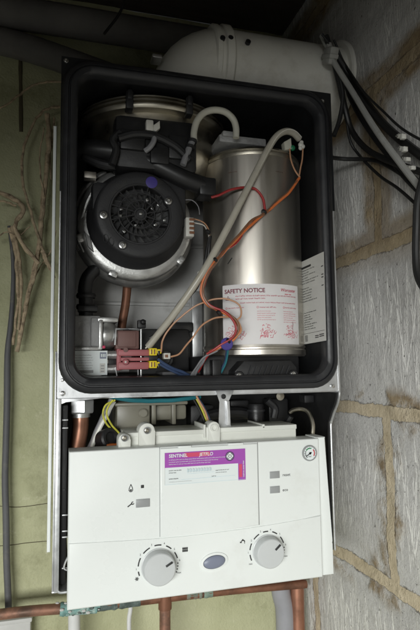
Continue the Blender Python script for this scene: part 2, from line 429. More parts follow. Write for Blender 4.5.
    h = mth('ADD', h, mth('MULTIPLY', streak, .10)); h = mth('ADD', h, mth('MULTIPLY', nz(220, det=4), .25))
    h = mth('ADD', h, mth('MULTIPLY', sm, .5))
    h = mth('SUBTRACT', h, mth('MULTIPLY', zz, .06))
    h = mth('SUBTRACT', h, mth('MULTIPLY', pits, .5))
    h = mth('SUBTRACT', h, mth('MULTIPLY', mth('MULTIPLY', edge, rng(nz(38), .46, .6)), .7))
    bp = N.new('ShaderNodeBump'); bp.inputs['Strength'].default_value = .8; bp.inputs['Distance'].default_value = .004
    L.new(h, bp.inputs['Height']); L.new(bp.outputs[0], b.inputs['Normal'])
    return m
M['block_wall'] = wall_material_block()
M['ceil'] = mat('dark_boards', (.05, .042, .034), .85, var=.3, stretch=(1, 8, 1), vscale=10, bump=.4, bscale=50)
M['floor'] = mat('concrete_floor', (.24, .235, .22), .85, var=.15, vscale=8, bump=.3, bscale=60)

b = MB(); b.box((-3.0, -3.2, -1.42), (1.2, 1.1, -1.3), 'floor'); tag(b.build('floor'), kind='structure')
b = MB(); b.box((-3.0, -.55, .66), (SIDE, WALL, .72), 'ceil')
b.prism([(-3.0, .113-.28*2.62), (.9, .113+.28*1.28), (.9, .72), (-3.0, .72)], -.60, -.552, 'ceil'); tag(b.build('ceiling_and_shade_board'), kind='structure')  # sloping board: unseen, added to keep lamp light off the upper walls

b = MB()
nx, nzv = 90, 150
vs = []
for i in range(nx+1):
    for j in range(nzv+1):
        x = -1.4+(SIDE+.01+1.4)*i/nx; z = -1.3+1.96*j/nzv
        y = WALL+.004*noise.noise(Vector((x*9, z*9, 1)))+.0016*noise.noise(Vector((x*40, z*40, 5)))
        vs.append((x, y, z))
b.add(vs, [(i*(nzv+1)+j, (i+1)*(nzv+1)+j, (i+1)*(nzv+1)+j+1, i*(nzv+1)+j+1) for i in range(nx) for j in range(nzv)], 'green_wall')
b.box((-1.4, WALL+.01, -1.3), (SIDE+.2, WALL+.12, .66), 'green_wall')
# hairline cracks and an old lining joint
M['crack'] = mat('crack', (.10, .085, .05), .9)
for pts in ([(-3, 546), (12, 545), (26, 543), (48, 541)], [(-3, 506), (20, 507), (50, 503)]):
    b.tube([at(p[0], p[1], WALL-.0002) for p in pts], .0006, 'crack', 5)
b.tube([at(p[0], p[1], WALL+.001) for p in ((20, 30), (20.5, 80), (21, 132))], .0035, 'crack', 6)
b.thing('rendered_wall', 'olive green painted wall behind the boiler, rough and stained', 'wall')

b = MB()
ny, nzv = 150, 300
vs = []
for i in range(ny+1):
    for j in range(nzv+1):
        y = -.55+(WALL+.55)*i/ny; z = -1.3+1.96*j/nzv
        x = SIDE+.0025*noise.noise(Vector((y*12, z*12, 3)))+.0012*noise.noise(Vector((y*60, z*60, 8)))
        vs.append((x, y, z))
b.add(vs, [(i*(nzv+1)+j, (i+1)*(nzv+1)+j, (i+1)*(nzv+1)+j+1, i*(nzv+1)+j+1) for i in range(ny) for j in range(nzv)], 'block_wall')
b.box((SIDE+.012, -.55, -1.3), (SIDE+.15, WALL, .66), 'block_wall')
b.thing('block_wall', 'grey concrete block wall with tan mortar joints and scratched faces', 'wall')

# ------------------------------------------------------------------ BOILER
BX0, BX1, BZ0, BZ1 = -.002, .360, -.0295, .383
boiler = thing('boiler', 'open wall-hung gas boiler with its cover off, showing fan, steel cylinder and white control panel', 'boiler', (.17, .90, -.26))

def loop(inset, d, R, dx=0):
    return [Vector((p[0], d, p[1])) for p in rr(BX0+inset, BX1-inset, BZ0+inset, BZ1-inset, R)]
# chamber tray
b = MB()
b.loft([loop(.001, .885, .036), loop(.001, .653, .036), loop(.017, .653, .022), loop(.019, .70, .022), loop(.022, .86, .022)], 'chamber_black')
# pressed step along the inner side walls
chamber = b.build('combustion_chamber', boiler)
b = MB(); b.loft([loop(.012, .861, .03), loop(.012, .864, .03)], 'panel_galv', True, True)
for z in (.02, .10, .2): b.box((.03, .857, z), (.33, .8605, z+.006), 'panel_galv', .001)
b.build('back_plate', boiler)
for right in (True, False):
    arc_ = [p for p in rr(BX0+.004, BX1-.004, BZ0, BZ1-.004, .034, 10)][0:11] if right else [p for p in rr(BX0+.004, BX1-.004, BZ0, BZ1-.004, .034, 10)][11:22]
    ex, ez = (BX1+.0075, BZ1+.0045) if right else (BX0-.0026, BZ1+.0045)
    pl = ([(ex, arc_[0][1]-.13)]+[(arc_[0][0], arc_[0][1]-.13)]+arc_+[(arc_[-1][0], ez), (ex, ez)]) if right else ([(arc_[0][0], ez)]+arc_+[(arc_[-1][0], arc_[-1][1]-.13), (ex, arc_[-1][1]-.13), (ex, ez)])
    b = MB(); b.prism(pl, .6522, .6546, 'chamber_black'); b.build('corner_flange', boiler)
b = MB()
b.loft([loop(-.001, .660, .038), loop(-.001, .647, .038), loop(.002, .6435, .036), loop(.006, .6425, .033), loop(.0068, .6455, .032), loop(.0082, .6455, .031),
        loop(.009, .6425, .030), loop(.0145, .643, .026), loop(.0175, .647, .022), loop(.0178, .658, .022)], 'rubber')
b.build('rim_seal', boiler, angle=50)

# frame sheet with rounded opening
FX0, FX1, FZ0, FZ1 = -.0042, .367, -.0352, .387
def rectloop(n, x0, x1, z0, z1, d):
    return [Vector((p[0], d, p[1])) for p in rr(x0, x1, z0, z1, .0015)]
b = MB()
b.loft([loop(.004, .655, .034), rectloop(0, FX0, FX1, FZ0, FZ1, .655), rectloop(0, FX0, FX1, FZ0, FZ1, .6565), loop(.004, .6565, .034)], 'galv')
# left channel running down beside the panel
zb = at(57, 590, .66).z
b.box((-.0068, .6545, zb), (-.0045, .90, .02), 'galv', .0008)
b.box((-.0045, .6535, zb), (.0008, .6552, FZ0-.0005), 'galv', .0005)
b.box((-.0068, .656, zb-.002), (.012, .90, zb), 'galv', .0005)
b.prism([(.0008, FZ0-.0004), (.0008, FZ0-.007), (.006, FZ0-.0045), (.06, FZ0-.0004)], .655, .6565, 'galv', .0003)
b.tube(path(.655, (56.5, 586), (57, 590), (60, 592.5), (67, 592)), .0016, 'galv', 8)
# lower lip
b.box((FX0, .657, FZ0-.0015), (FX1, .685, FZ0), 'galv', .0005)
# right side sheet, its front edge swept back behind the panel
pr = [(.654, BZ1+.004), (.654, FZ0-.002), (.6555, FZ0-.008), (.660, FZ0-.017), (.672, FZ0-.032), (.680, FZ0-.045), (.682, FZ0-.06), (.682, zb), (.90, zb), (.90, BZ1)]
b.prism(pr, .3645, .3668, 'galv', axis='x')
edge = [Vector((.3655, p[0], p[1])) for p in pr[1:8]]
b.tube(edge, .0017, 'galv', 8)
b.build('frame', boiler)
# dark perforated inner strip of the left channel
b = MB(); b.box((.0009, .664, zb+.004), (.0085, .90, FZ0-.009), 'black_plastic', .0006)
for py in (420, 428, 515, 531, 537, 568):
    p = at(64.5, py, .6635); b.box((p.x-.003, .6622, p.z-.0008), (p.x+.004, .6636, p.z+.0008), 'galv', .0003)
for py in (410, 426, 460, 490): b.lathe([(.0016, 0), (.0016, .001), (0, .0011)], at(64, py, .6642), (0, -1, 0), 'w_black', 12)
p = at(65, 562, .664); b.tube([p+Vector((.004, -.003, .008)), p+Vector((0, -.003, .0)), p+Vector((-.001, -.003, -.006)), p+Vector((.004, -.003, -.009))], .0012, 'galv', 6)
b.build('side_channel_lining', boiler)
b = MB(); b.box((.003, .86, zb), (.3640, .872, FZ0-.004), 'black_plastic'); b.prism([(p_[0]+.0022, min(p_[1]-.0005, FZ0-.003)) for p_ in pr[1:8]]+[(.86, zb+.01), (.86, FZ0-.003)], .3618, .3640, 'black_plastic', axis='x')
b.build('rear_liner', boiler)
b = MB(); p0, p1 = at(50.3, 128, .68), at(54.3, 128, .68); pb = at(51, 550, .68)
b.prism([(p0.x+.004, p0.z), (p1.x+.003, p0.z), (p1.x+.003, pb.z), (p0.x+.004, pb.z)], .672, .69, 'white_paint', .0008)
b.build('trim_strip', boiler)
for px, py in ((66, 60.5), (322.5, 101), (62.5, 393.5), (333, 386)):
    screw(boiler, at(px, py, .6535 if py > 200 else .6519), .0020)
screw(boiler, at(62.3, 380, .6535), .0013)

# ---- heat exchanger
HD, HR = .735, .0655
cl, crr_ = at(203.5, 260, HD), at(299.5, 260, HD)
HX = (cl.x+crr_.x)/2-.001; HR = (crr_.x-cl.x)/2*.955
def hz(py, dd=0): return at(252, py, HD-HR-dd).z
zt, zb2 = hz(152), hz(346)
b = MB()
b.lathe([(HR, zb2), (HR, zt)], (HX, HD, 0), (0, 0, 1), 'steel', 96)
hx = b.build('heat_exchanger', boiler)
b = MB()
b.lathe([(HR*.9, zt-.001), (HR+.0008, zt-.001), (HR+.0015, zt+.0015), (HR+.0015, zt+.003), (HR-.001, zt+.0045), (HR-.001, zt+.0055), (HR+.0005, zt+.007), (HR-.003, zt+.011), (HR*.75, zt+.0125), (0, zt+.0125)], (HX, HD, 0), (0, 0, 1), 'steel_dull', 96)
b.build('top_ring', hx)
b = MB()
zz = hz(345)
b.lathe([(HR*.8, zz+.001), (HR+.0015, zz+.001), (HR+.002, zz-.002), (HR+.0006, zz-.003), (HR+.0006, zz-.0045), (HR+.0022, zz-.006), (HR+.0022, zz-.0125), (HR, zz-.0145), (HR*.8, zz-.0145)], (HX, HD, 0), (0, 0, 1), 'steel', 96)
b.build('bottom_ring', hx)
# black clamp plate on top
b = MB(); p = at(238, 146, .70)
b.box((p.x-.034, .68, p.z-.005), (p.x+.036, .77, p.z+.006), 'alu_matt', .002)
b.box((p.x-.030, .676, p.z+.002), (p.x-.012, .70, p.z+.010), 'alu_matt', .002)
b.build('top_clamp', hx)
# sump under the cylinder with its finned cover
b = MB()
z0, z1 = at(250, 384, .67).z, zz-.013
b.box((at(203, 370, .69).x, .69, z0-.004), (at(300, 370, .69).x, .80, z1), 'black_plastic', .004)
sump = b.build('sump', boiler)
b = MB()
poly = [(p.x, p.z) for p in path(.662, (244, 361), (291, 360), (297, 367), (298, 379), (294, 382), (238, 383), (234, 379), (235, 371))]
b.prism(poly, .662, .69, 'black_plastic', .002)
for k in range(8):
    pa, pb_ = at(246.5+5.4*k, 378.5, .6615), at(251.5+5.4*k, 365.5, .6615)
    b.tube([pa, pb_], .0011, 'rubber', 6, raw=True)
for px, py in ((239, 376), (293.5, 374.5)):
    b.lathe([(.0065, .004), (.0065, -.002), (.005, -.003), (0, -.003)], at(px, py, .6612), (0, 1, 0), 'black_plastic', 24)
b.build('finned_cover', sump)
for px, py in ((239, 376), (293.5, 374.5)): screw(sump, at(px, py, .6582), .0024)
b = MB(); p = at(284, 365, .672); b.box(p-Vector((.006, .004, .001)), p+Vector((.009, .006, .004)), 'black_plastic', .001)
b.build('sump_lug', sump)
b = MB(); p = at(217, 372, .675); b.box(p-Vector((.007, .004, .012)), p+Vector((.005, .012, .016)), 'black_plastic', .001)
b.build('sump_lug', sump)

# safety label wrapped on the cylinder
LR = HR+.0005
def cylmap(u, v, k=1):
    a = u/LR; r = LR+.00022*k
    return Vector((HX+r*math.sin(a), HD-r*math.cos(a), v))
def cyl_u(px, py):           # angle*radius of the cylinder point seen at a pixel
    d = ray(px, py); ox, oy = -HX, -HD
    A = d.x**2+d.y**2; B = 2*(d.x*ox+d.y*oy); C = ox*ox+oy*oy-LR*LR
    t = (-B-math.sqrt(max(0, B*B-4*A*C)))/(2*A); q = d*t
    return LR*math.atan2(q.x-HX, HD-q.y), q.z
u0, v1 = cyl_u(222.5, 286); u1, _ = cyl_u(297.5, 290); _, v0 = cyl_u(224, 347.5)
W, H = u1-u0, v1-v0
b = MB(); b.patch(lift(cylmap, 0), u0, v0, u1, v1, 'paper', 28, 1)
t = lift(cylmap, 1)
b.text(t, 'SAFETY NOTICE', u0+.03*W, v1-.135*H, .0079, 'lab_dark', bold=.00022)
b.text(t, 'Worcester', u0+.70*W, v1-.115*H, .0062, 'lab_red', bold=.0001, shear=.25)
b.patch(t, u0+.76*W, v1-.165*H, u0+.86*W, v1-.15*H, 'lab_pink')
R0 = random.Random(3)
b.stroke(t, [(u0+.045*W, v1-.245*H), (u0+.075*W, v1-.18*H), (u0+.105*W, v1-.245*H), (u0+.045*W, v1-.245*H)], .0006, 'lab_dark')
b.stroke(t, [(u0+.075*W, v1-.205*H), (u0+.075*W, v1-.225*H)], .0005, 'lab_dark')
b.words(t, u0+.17*W, u0+.95*W, v1-.20*H, .0019, 'lab_red', rnd=R0)
b.words(t, u0+.17*W, u0+.52*W, v1-.245*H, .0019, 'lab_red', rnd=R0)
b.words(t, u0+.22*W, u0+.94*W, v1-.31*H, .0016, 'lab_red', rnd=R0)
def blob(cx, cy, w, h, m, n, rnd):
    for k in range(n):
        a = rnd.uniform(0, 2*PI); x = cx+rnd.uniform(-.5, .5)*w; y = cy+rnd.uniform(-.5, .5)*h
        L = rnd.uniform(.1, .35)*w
        b.stroke(t, [(x, y), (x+L*math.cos(a), y+L*math.sin(a)*.7), (x+L*math.cos(a)+L*.4*math.cos(a+1.2), y+L*.6*math.sin(a+1.2))], .0005, m)
for cx, w in ((.16, .24), (.53, .24), (.84, .22)):
    x = u0+cx*W
    b.arc(t, x-w*W*.45, v1-.375*H, .0012, 0, 360, .0006, 'lab_pink', 10)
    b.words(t, x-w*W*.36, x+w*W*.5, v1-.385*H, .0017, 'lab_red', rnd=R0)
    if cx > .3:
        for k in range(6 if cx > .6 else 5): b.words(t, x-w*W*.48, x+w*W*(.45 if k % 3 else .2), v1-(.445+.034*k)*H, .0012, 'lab_pink', rnd=R0)
    blob(x, v1-.80*H, w*W*.75, .10*H, 'lab_pink', 26, R0)
    blob(x-.01*W, v1-.70*H, w*W*.4, .12*H, 'lab_pink', 14, R0)
    b.arc(t, x, v1-.80*H, .0052, 10, 190, .0005, 'lab_red', 10); b.stroke(t, [(x-.006, v1-.85*H), (x+.007, v1-.86*H), (x+.008, v1-.81*H)], .0006, 'lab_red')
    b.arc(t, x+.002, v1-.68*H, .0022, 0, 300, .0005, 'lab_pink', 8)
b.stroke(t, [(u0+.87*W, v1-.72*H), (u0+.88*W, v1-.64*H), (u0+.875*W, v1-.60*H)], .0009, 'lab_dark')
b.words(t, u0+.86*W, u0+.96*W, v0+.02*H, .001, 'lab_pink', rnd=R0)
o = b.build('safety_label', hx, normals=False)
for px, py in ((233, 172.5), (280, 172.5)):
    bb = MB(); uu, vv = cyl_u(px, py); bb.words(lift(cylmap, 1), uu-.007, uu+.007, vv, .0013, 'copper_dark', rnd=R0); bb.build('stamped_code', hx, normals=False); tag(o, 'white safety notice label printed in red and pink')

# ---- data label on the right inner wall
lx = BX1-.0212
q = [atx(*p, lx) for p in ((301.5, 262.5), (325, 251.5), (327.5, 340.5), (304.5, 344.5))]
# sheet leaning on the wall: plane spanned by depth and height
def wl(u, v, k=1):
    a = q[0].lerp(q[1], u); c = q[3].lerp(q[2], u); p = c.lerp(a, v); return Vector((lx-.0016-.0003*k, p.y, p.z))
b = MB(); b.patch(lift(wl, 0), 0, 0, 1, 1, 'paper_dim'); t = lift(wl, 1); R0 = random.Random(5)
b.patch(t, .06, .90, .46, .925, 'ink')
for k in range(13):
    v = .87-.031*k
    if k in (6, ): continue
    L = R0.uniform(.3, .8)
    b.words(lambda a_, c_: t(a_*3.2, c_), .02, L/3.2, v, .0135, 'ink', rnd=R0)
    if k in (1, 4, 5, 8): b.patch(t, .88, v, .96, v+.011, 'ink')
for k in range(8):
    v = .36-.028*k; L = R0.uniform(.25, .7)
    b.words(lambda a_, c_: t(a_*3.2, c_), .03, L/3.2, v, .0135, 'ink', rnd=R0)
b.patch(t, .05, .118, .95, .122, 'ink')
for k in range(5): b.patch(t, .10, .03+.015*k, .22, .038+.015*k, 'ink')
for k in range(2): 
    b.patch(t, .55, .05+.02*k, .7, .06+.02*k, 'ink'); b.patch(t, .73, .055+.02*k, .92, .066+.02*k, 'ink')
tag(b.build('data_label', boiler, normals=False), 'tall narrow pale data label on the inner side of the chamber')

# ---- fan
fan = MB()
FC = at(140.5, 214, .672); FD = .672
C0 = Vector((FC.x, 0, FC.z))
# silver volute: rolled rings plus a scroll body
fan.lathe([(.060, .705), (.070, .706), (.0765, .708), (.079, .712), (.0785, .717), (.0765, .720), (.0800, .723), (.0845, .728), (.085, .734), (.081, .742), (.072, .748), (.066, .775), (.03, .78), (0, .78)], C0+Vector((-.001, 0, -.003)), (0, 1, 0), 'alu', 72)
fan_o = fan.build('fan', boiler, angle=45)
b = MB()
# scroll cast wall at the left with its clip
for k in range(3):
    b.tube([C0+Vector((.0815*math.cos(a)*(1+.02*k), 0.722+.0035*k, .0815*math.sin(a)*(1+.02*k))) for a in [math.radians(120+8*i) for i in range(12)]], .0028, 'alu', 8)
b.build('volute_casting', fan_o, angle=40)
for a in (247, 320, 200): 
    b = MB(); a = math.radians(a); p = C0+Vector((.080*math.cos(a), .716, .080*math.sin(a)))
    b.box(p-Vector((.006, .010, .004)), p+Vector((.006, .008, .004)), 'alu', .0015, Matrix.Rotation(-(a+PI/2), 3, 'Y'))
    b.lathe([(.003, -.001), (.003, .003), (0, .0032)], p-Vector((0, .010, 0)), (0, -1, 0), 'alu', 12); b.build('housing_lug', fan_o)
b = MB(); p = at(90, 176, .70); b.box(p-Vector((.008, .004, .004)), p+Vector((.008, .01, .005)), 'steel', .001); b.build('duct_clip', fan_o); b = MB()
p = at(96, 185, .70); b.tube([p, at(86, 205, .705), at(79, 235, .715), at(84, 252, .72)], .003, 'alu', 8)
b.build('cast_rib', fan_o)
b = MB(); p = at(88, 236, .704)
b.prism([(v.x, v.z) for v in path(.704, (84, 231), (90, 238), (93, 252), (88, 247))], .700, .706, 'alu_matt', .001)
b.build('casting_web', fan_o)
# black cover: front ring face with the round opening, skirt flaring back
b = MB()
RO = .0385
b.lathe([(RO, .690), (RO, .674), (RO+.0015, .6725), (.047, .672), (.0545, .6725), (.0570, .674), (.0585, .678), (.0605, .690), (.0625, .694), (.0660, .700), (.0675, .704), (.0675, .708), (.04, .709)], C0, (0, 1, 0), 'fan_black', 80)
# neck to the outlet at the right
b.box(C0+Vector((.02, .682, -.012)), C0+Vector((.064, .705, .056)), 'fan_black', .006)
b.box(C0+Vector((-.062, .684, .0)), C0+Vector((-.02, .705, .045)), 'fan_black', .008)
# moulded emblem: two joined rounded loops
e = at(108.5, 240, .6718)
for dx in (-.0035, .0035):
    b.tube([e+Vector((dx+.0030*math.cos(k*PI/6), 0, .0055*math.sin(k*PI/6)+dx*-.5)) for k in range(13)], .0005, 'fan_black', 5, raw=True)
b.build('fan_cover', fan_o, angle=40)
b = MB()
# guard
for rr_i, w in ((RO+.001, .0016), (.0285, .0010), (.0185, .0010), (.0075, .0014)):
    b.tube([C0+Vector((rr_i*math.cos(2*PI*k/48), .6728, rr_i*math.sin(2*PI*k/48))) for k in range(49)], w, 'fan_black', 6, raw=True)
for k in range(12):
    a = 2*PI*k/12+.13
    b.tube([C0+Vector((.006*math.cos(a), .6725, .006*math.sin(a))), C0+Vector((RO*math.cos(a+.12), .673, RO*math.sin(a+.12)))], .0008, 'fan_black', 6, raw=True)
b.lathe([(.0068, .676), (.0068, .6725), (.005, .671), (0, .671)], C0, (0, 1, 0), 'fan_black', 24)
b.lathe([(.0018, .672), (.0018, .670), (0, .6697)], C0, (0, 1, 0), 'screw', 12)
b.build('fan_guard', fan_o)
b = MB()
b.lathe([(RO, .692), (.012, .692), (.010, .682), (0, .681)], C0, (0, 1, 0), 'black_plastic', 32)
for k in range(22):
    a = 2*PI*k/22
    pts = [C0+Vector((r*math.cos(a+.5*(r-.012)/.02), y, r*math.sin(a+.5*(r-.012)/.02))) for r in (.012, .024, .0375) for y in (.679, .689)]
    b.add(pts, [(0, 1, 3, 2), (2, 3, 5, 4)], 'alu')
ri = random.Random(11)
for k in range(9):
    a = ri.uniform(0, 2*PI); r = ri.uniform(.014, .034); p = C0+Vector((r*math.cos(a), .681, r*math.sin(a)))
    b.box(p-Vector((.002, .001, .0015)), p+Vector((.0025, .004, .0018)), 'alu', .0006, Matrix.Rotation(a, 3, 'Y'))
b.build('impeller', fan_o, normals=False)
for px, py in ((103.5, 215), (122.5, 245), (168.5, 201)):
    b = MB(); b.lathe([(.0065, .006), (.0062, -.0015), (.0048, -.002), (0, -.002)], at(px, py, .6725), (0, 1, 0), 'fan_black', 24); b.build('screw_boss', fan_o)
    screw(fan_o, at(px, py, .6705), .0030)
b = MB(); b.lathe([(.0078, 0), (.0078, .0008), (.0072, .001), (0, .001)], at(151.5, 182.5, .6722)+Vector((0, 0, 0)), (0, -1, 0), 'purple', 28); tag(b.build('inspection_sticker', fan_o), 'round violet paint dot on the fan cover')
# electrical plug on the fan
b = MB(); p = at(189, 228, .68)
b.box(p-Vector((.0055, .006, .013)), p+Vector((.0055, .010, .013)), 'white_plastic', .001)
for k in range(4): b.box(p+Vector((-.001, -.0075, -.0095+.006*k)), p+Vector((.0058, -.005, -.0062+.006*k)), 'w_brown', .0004)
b.build('fan_plug', fan_o)

# ---- copper gas pipe behind the fan, black elbow
b = MB(); b.tube(path(.76, (129, 262), (126, 300), (122, 325), (121, 345)), .0062, 'copper_dark', 14); b.build('gas_pipe', boiler)
b = MB()
b.tube(path(.73, (86, 318), (86, 300), (85, 290), (88, 278), (97, 268)), .0095, 'black_plastic', 14)
for py in (296, 307): b.lathe([(.0125, -.003), (.0135, 0), (.0125, .003)], at(86, py, .73), (0, 0, 1), 'black_plastic', 20)
p = at(90, 309, .72); b.box(p-Vector((.016, .008, .004)), p+Vector((.010, .01, .004)), 'black_plastic', .0015)
b.build('air_elbow', boiler)

# ---- gas valve
gv = MB()
G = .705
def pbox(mb, x0, y0, x1, y1, d0, d1, m, bev=.001):
    a = at((x0+x1)/2, (y0+y1)/2, d0); s_ = d0/FPX*1.02
    mb.box((a.x-(x1-x0)/2*s_, d0, a.z-(y1-y0)/2*s_), (a.x+(x1-x0)/2*s_, d1, a.z+(y1-y0)/2*s_), m, bev)
pbox(gv, 71, 316, 100, 350, G, .79, 'alu_matt', .003)
pbox(gv, 73, 351, 101, 378, G-.004, .79, 'alu_matt', .003)
pbox(gv, 91, 318, 99, 346, G-.003, .78, 'alu_matt', .002)
pbox(gv, 72, 346.5, 100, 350.5, G-.006, .78, 'alu', .0015)
pbox(gv, 98, 317, 118, 322, G-.006, .74, 'alu', .0018)
pbox(gv, 99, 320, 102.5, 349, G-.008, .74, 'alu', .001)
gvo = gv.build('gas_valve', boiler)
b = MB(); c = at(103, 335.5, G+.012)
b.lathe([(.019, -.001), (.0195, .003), (.0185, .008), (.015, .015), (.010, .019), (.0085, .022), (.0085, .026), (0, .026)], c, (1, 0, 0), 'alu', 36)
b.lathe([(.0075, .024), (.0095, .027), (.0105, .031), (.0095, .036), (.005, .038), (0, .038)], c, (1, 0, 0), 'fan_black', 28)
b.build('regulator', gvo)
b = MB(); p = at(103.8, 347, G-.012); b.sphere(p, .0022, 'st_red'); b.build('red_seal', gvo)
b = MB()
for py, r, L in ((355, .0055, .030), (369, .0058, .027)):
    b.lathe([(r, -.016), (r, L*.5), (r*.8, L*.52), (r*.8, L)], at(108, py, G+.002), (1, 0, 0), 'alu', 20)
p = at(107, 362, G+.004); b.box(p-Vector((.005, .004, .004)), p+Vector((.012, .006, .004)), 'black_plastic', .001); b.box(p-Vector((.002, .006, .002)), p+Vector((.001, -.003, .003)), 'white_plastic', .0005)
b.build('valve_stem', gvo)
# coils
b = MB(); pbox(b, 116, 330.5, 139, 349, .706, .74, 'pink_dark', .002); pbox(b, 118, 331.5, 136, 347, .7045, .72, 'pink_dark', .0015); b.build('upper_coil', gvo)
b = MB()
pbox(b, 118.5, 349.5, 150, 356, .694, .73, 'pink', .0022)
pbox(b, 118.5, 357.5, 149, 361, .697, .73, 'pink', .0012)
pbox(b, 118.5, 362, 149, 369.5, .694, .73, 'pink', .0022)
pbox(b, 117, 349, 121, 370, .696, .73, 'pink', .0012)
b.lathe([(.0042, 0), (.004, .004), (.003, .0052), (0, .0053)], at(125.5, 362, .6955), (0, -1, 0), 'pink', 20)
b.lathe([(.0013, 0), (.0013, .001), (0, .001)], at(125.5, 362, .690), (0, -1, 0), 'white_plastic', 10)
b.lathe([(.003, 0), (.003, .002), (0, .0022)], at(125.5, 350, .6945), (0, -1, 0), 'pink_dark', 16)
b.build('lower_coil', gvo)
b = MB(); fr = path(.701, (117, 376.5), (141, 376.5), (141, 329), (116, 329), (115, 345))
b.tube([fr[0]+Vector((-.002, 0, .012)), fr[0], fr[1], fr[2], fr[3], fr[4]], .0013, 'galv', 8, raw=True)
b.tube([at(138, 375, .701), at(138, 369, .703)], .001, 'galv', 6, raw=True)
b.build('coil_bracket', gvo)
for py in (351.8, 364.5):
    b = MB(); pbox(b, 149.5, py-3.6, 157, py+3.6, .690, .712, 'yellow', .0008); pbox(b, 157, py-2.6, 161.5, py+1.8, .692, .708, 'yellow', .0008)
    pbox(b, 158, py-1, 160, py+3.2, .6905, .705, 'black_plastic', .0004)
    for k in range(2): pbox(b, 151+3*k, py-2.4, 152.2+3*k, py+2.4, .6894, .691, 'w_brown', .0002)
    b.build('connector', gvo)
b = MB(); pbox(b, 144, 355.5, 158, 360.5, .698, .72, 'black_plastic', .001); b.build('plug_body', gvo)
b = MB(); f = plane_map(at(73.5, 375.5, G-.0045)); sc = (G-.0045)/FPX*1.03
g = lambda u, v, k=1: f(u*sc, v*sc, k)
b.patch(g, 0, 0, 31, 23, 'st_white')
R0 = random.Random(9)
for k in range(6): b.words(lambda u, v: g(u, v, 2), 1.2, 19-R0.uniform(0, 4), 18.5-2.4*k, .8, 'grey_button', rnd=R0)
b.patch(lambda u, v: g(u, v, 2), 1, 2.2, 18, 4.8, 'grey_button'); b.patch(lambda u, v: g(u, v, 2), 24, 15.5, 30, 21.5, 'blue_button')
b.patch(lambda u, v: g(u, v, 2), 24, 2, 29, 11, 'paper_dim')
for k in range(3): b.patch(lambda u, v: g(u, v, 3), 25, 3+2.6*k, 28, 4+2.6*k, 'grey_button'); b.patch(lambda u, v: g(u, v, 3), 25+1.6*k, 17, 26+1.6*k, 20, 'st_white')
tag(b.build('valve_label', gvo, normals=False), 'small white printed label with a blue square')
# loose white plug beside the yellow connectors with its grommet
b = MB(); pbox(b, 164, 353, 170.5, 359, .688, .70, 'white_plastic', .0008); pbox(b, 165, 354.6, 168, 357.5, .6868, .69, 'w_brown', .0004); b.build('loose_plug', boiler)
b = MB(); b.lathe([(.010, .006), (.0115, .002), (.011, 0), (.008, 0), (.0075, .003), (0, .004)], at(165, 359, .715), (0, 1, 0), 'black_plastic', 32); b.build('grommet', boiler)
# black parts on the chamber floor
b = MB(); pbox(b, 141, 329, 190, 378, .76, .80, 'black_plastic', .003); pbox(b, 168, 322, 194, 332, .77, .80, 'black_plastic', .002); b.build('air_baffle', boiler)
b = MB(); pbox(b, 162, 371.5, 203, 383, .705, .76, 'cable_grey', .002); b.build('cable_tray', boiler)
b = MB(); pbox(b, 138, 320, 146, 328, .74, .75, 'black_plastic', .001); b.sphere(at(143, 322, .735), .004, 'black_plastic'); b.build('black_clip', boiler)
b = MB(); pbox(b, 192, 290, 203, 375, .80, .82, 'galv', .002); b.build('partition', boiler)
b = MB(); pbox(b, 92, 376, 118, 384, .74, .80, 'black_plastic', .003); b.lathe([(.006, 0), (.006, .004), (0, .005)], at(98, 379, .735), (0, -1, 0), 'alu', 16); b.build('valve_base', gvo)

# ---- upper air manifold
MC = at(152, 110, .77); mc = Vector((MC.x-.002, .772, 0)); mr = .112
zf = at(152, 97, .772-mr).z
b = MB()
b.lathe([(.02, zf-.105), (.06, zf-.10), (.080, zf-.085), (.094, zf-.06), (.098, zf-.03), (.098, zf-.014), (mr-.002, zf-.0125), (mr, zf-.010), (mr, zf-.007),
         (mr-.005, zf-.006), (mr-.005, zf-.0045), (mr, zf-.0035), (mr, zf-.001), (mr-.005, zf), (mr-.005, zf+.0012), (mr-.001, zf+.002), (mr-.001, zf+.004), (mr-.006, zf+.006), (.08, zf+.012), (0, zf+.014)], mc, (0, 0, 1), 'steel_dull', 96)
mani = b.build('air_manifold', boiler, angle=40)
for px in (130.5, 190.5):
    p = at(px, 100, .772-mr-.002); a = math.asin(max(-1, min(1, (p.x-mc.x)/mr))); y = mc.y-mr*math.cos(a)
    b = MB(); b.box((p.x-.0048, y-.004, zf-.016), (p.x+.0048, y+.012, zf+.008), 'black_plastic', .0015); b.box((p.x-.003, y-.006, zf-.004), (p.x+.003, y, zf+.009), 'black_plastic', .001)
    b.build('spring_clip', mani)
# black mixing duct lying across the fan top
b = MB()
b.tube(path(.70, (76, 150, .71), (100, 150, .695), (130, 155, .685), (158, 166, .68), (184, 179, .678), (203, 186, .68)), lambda t: .0135-.001*t, 'duct_black', 18)
pbox(b, 199, 176, 217.5, 195.5, .668, .70, 'duct_black', .003)
b.tube(path(.70, (84, 157, .70), (104, 165, .69), (130, 168, .685)), .006, 'duct_black', 10)
b.build('mixing_duct', boiler)
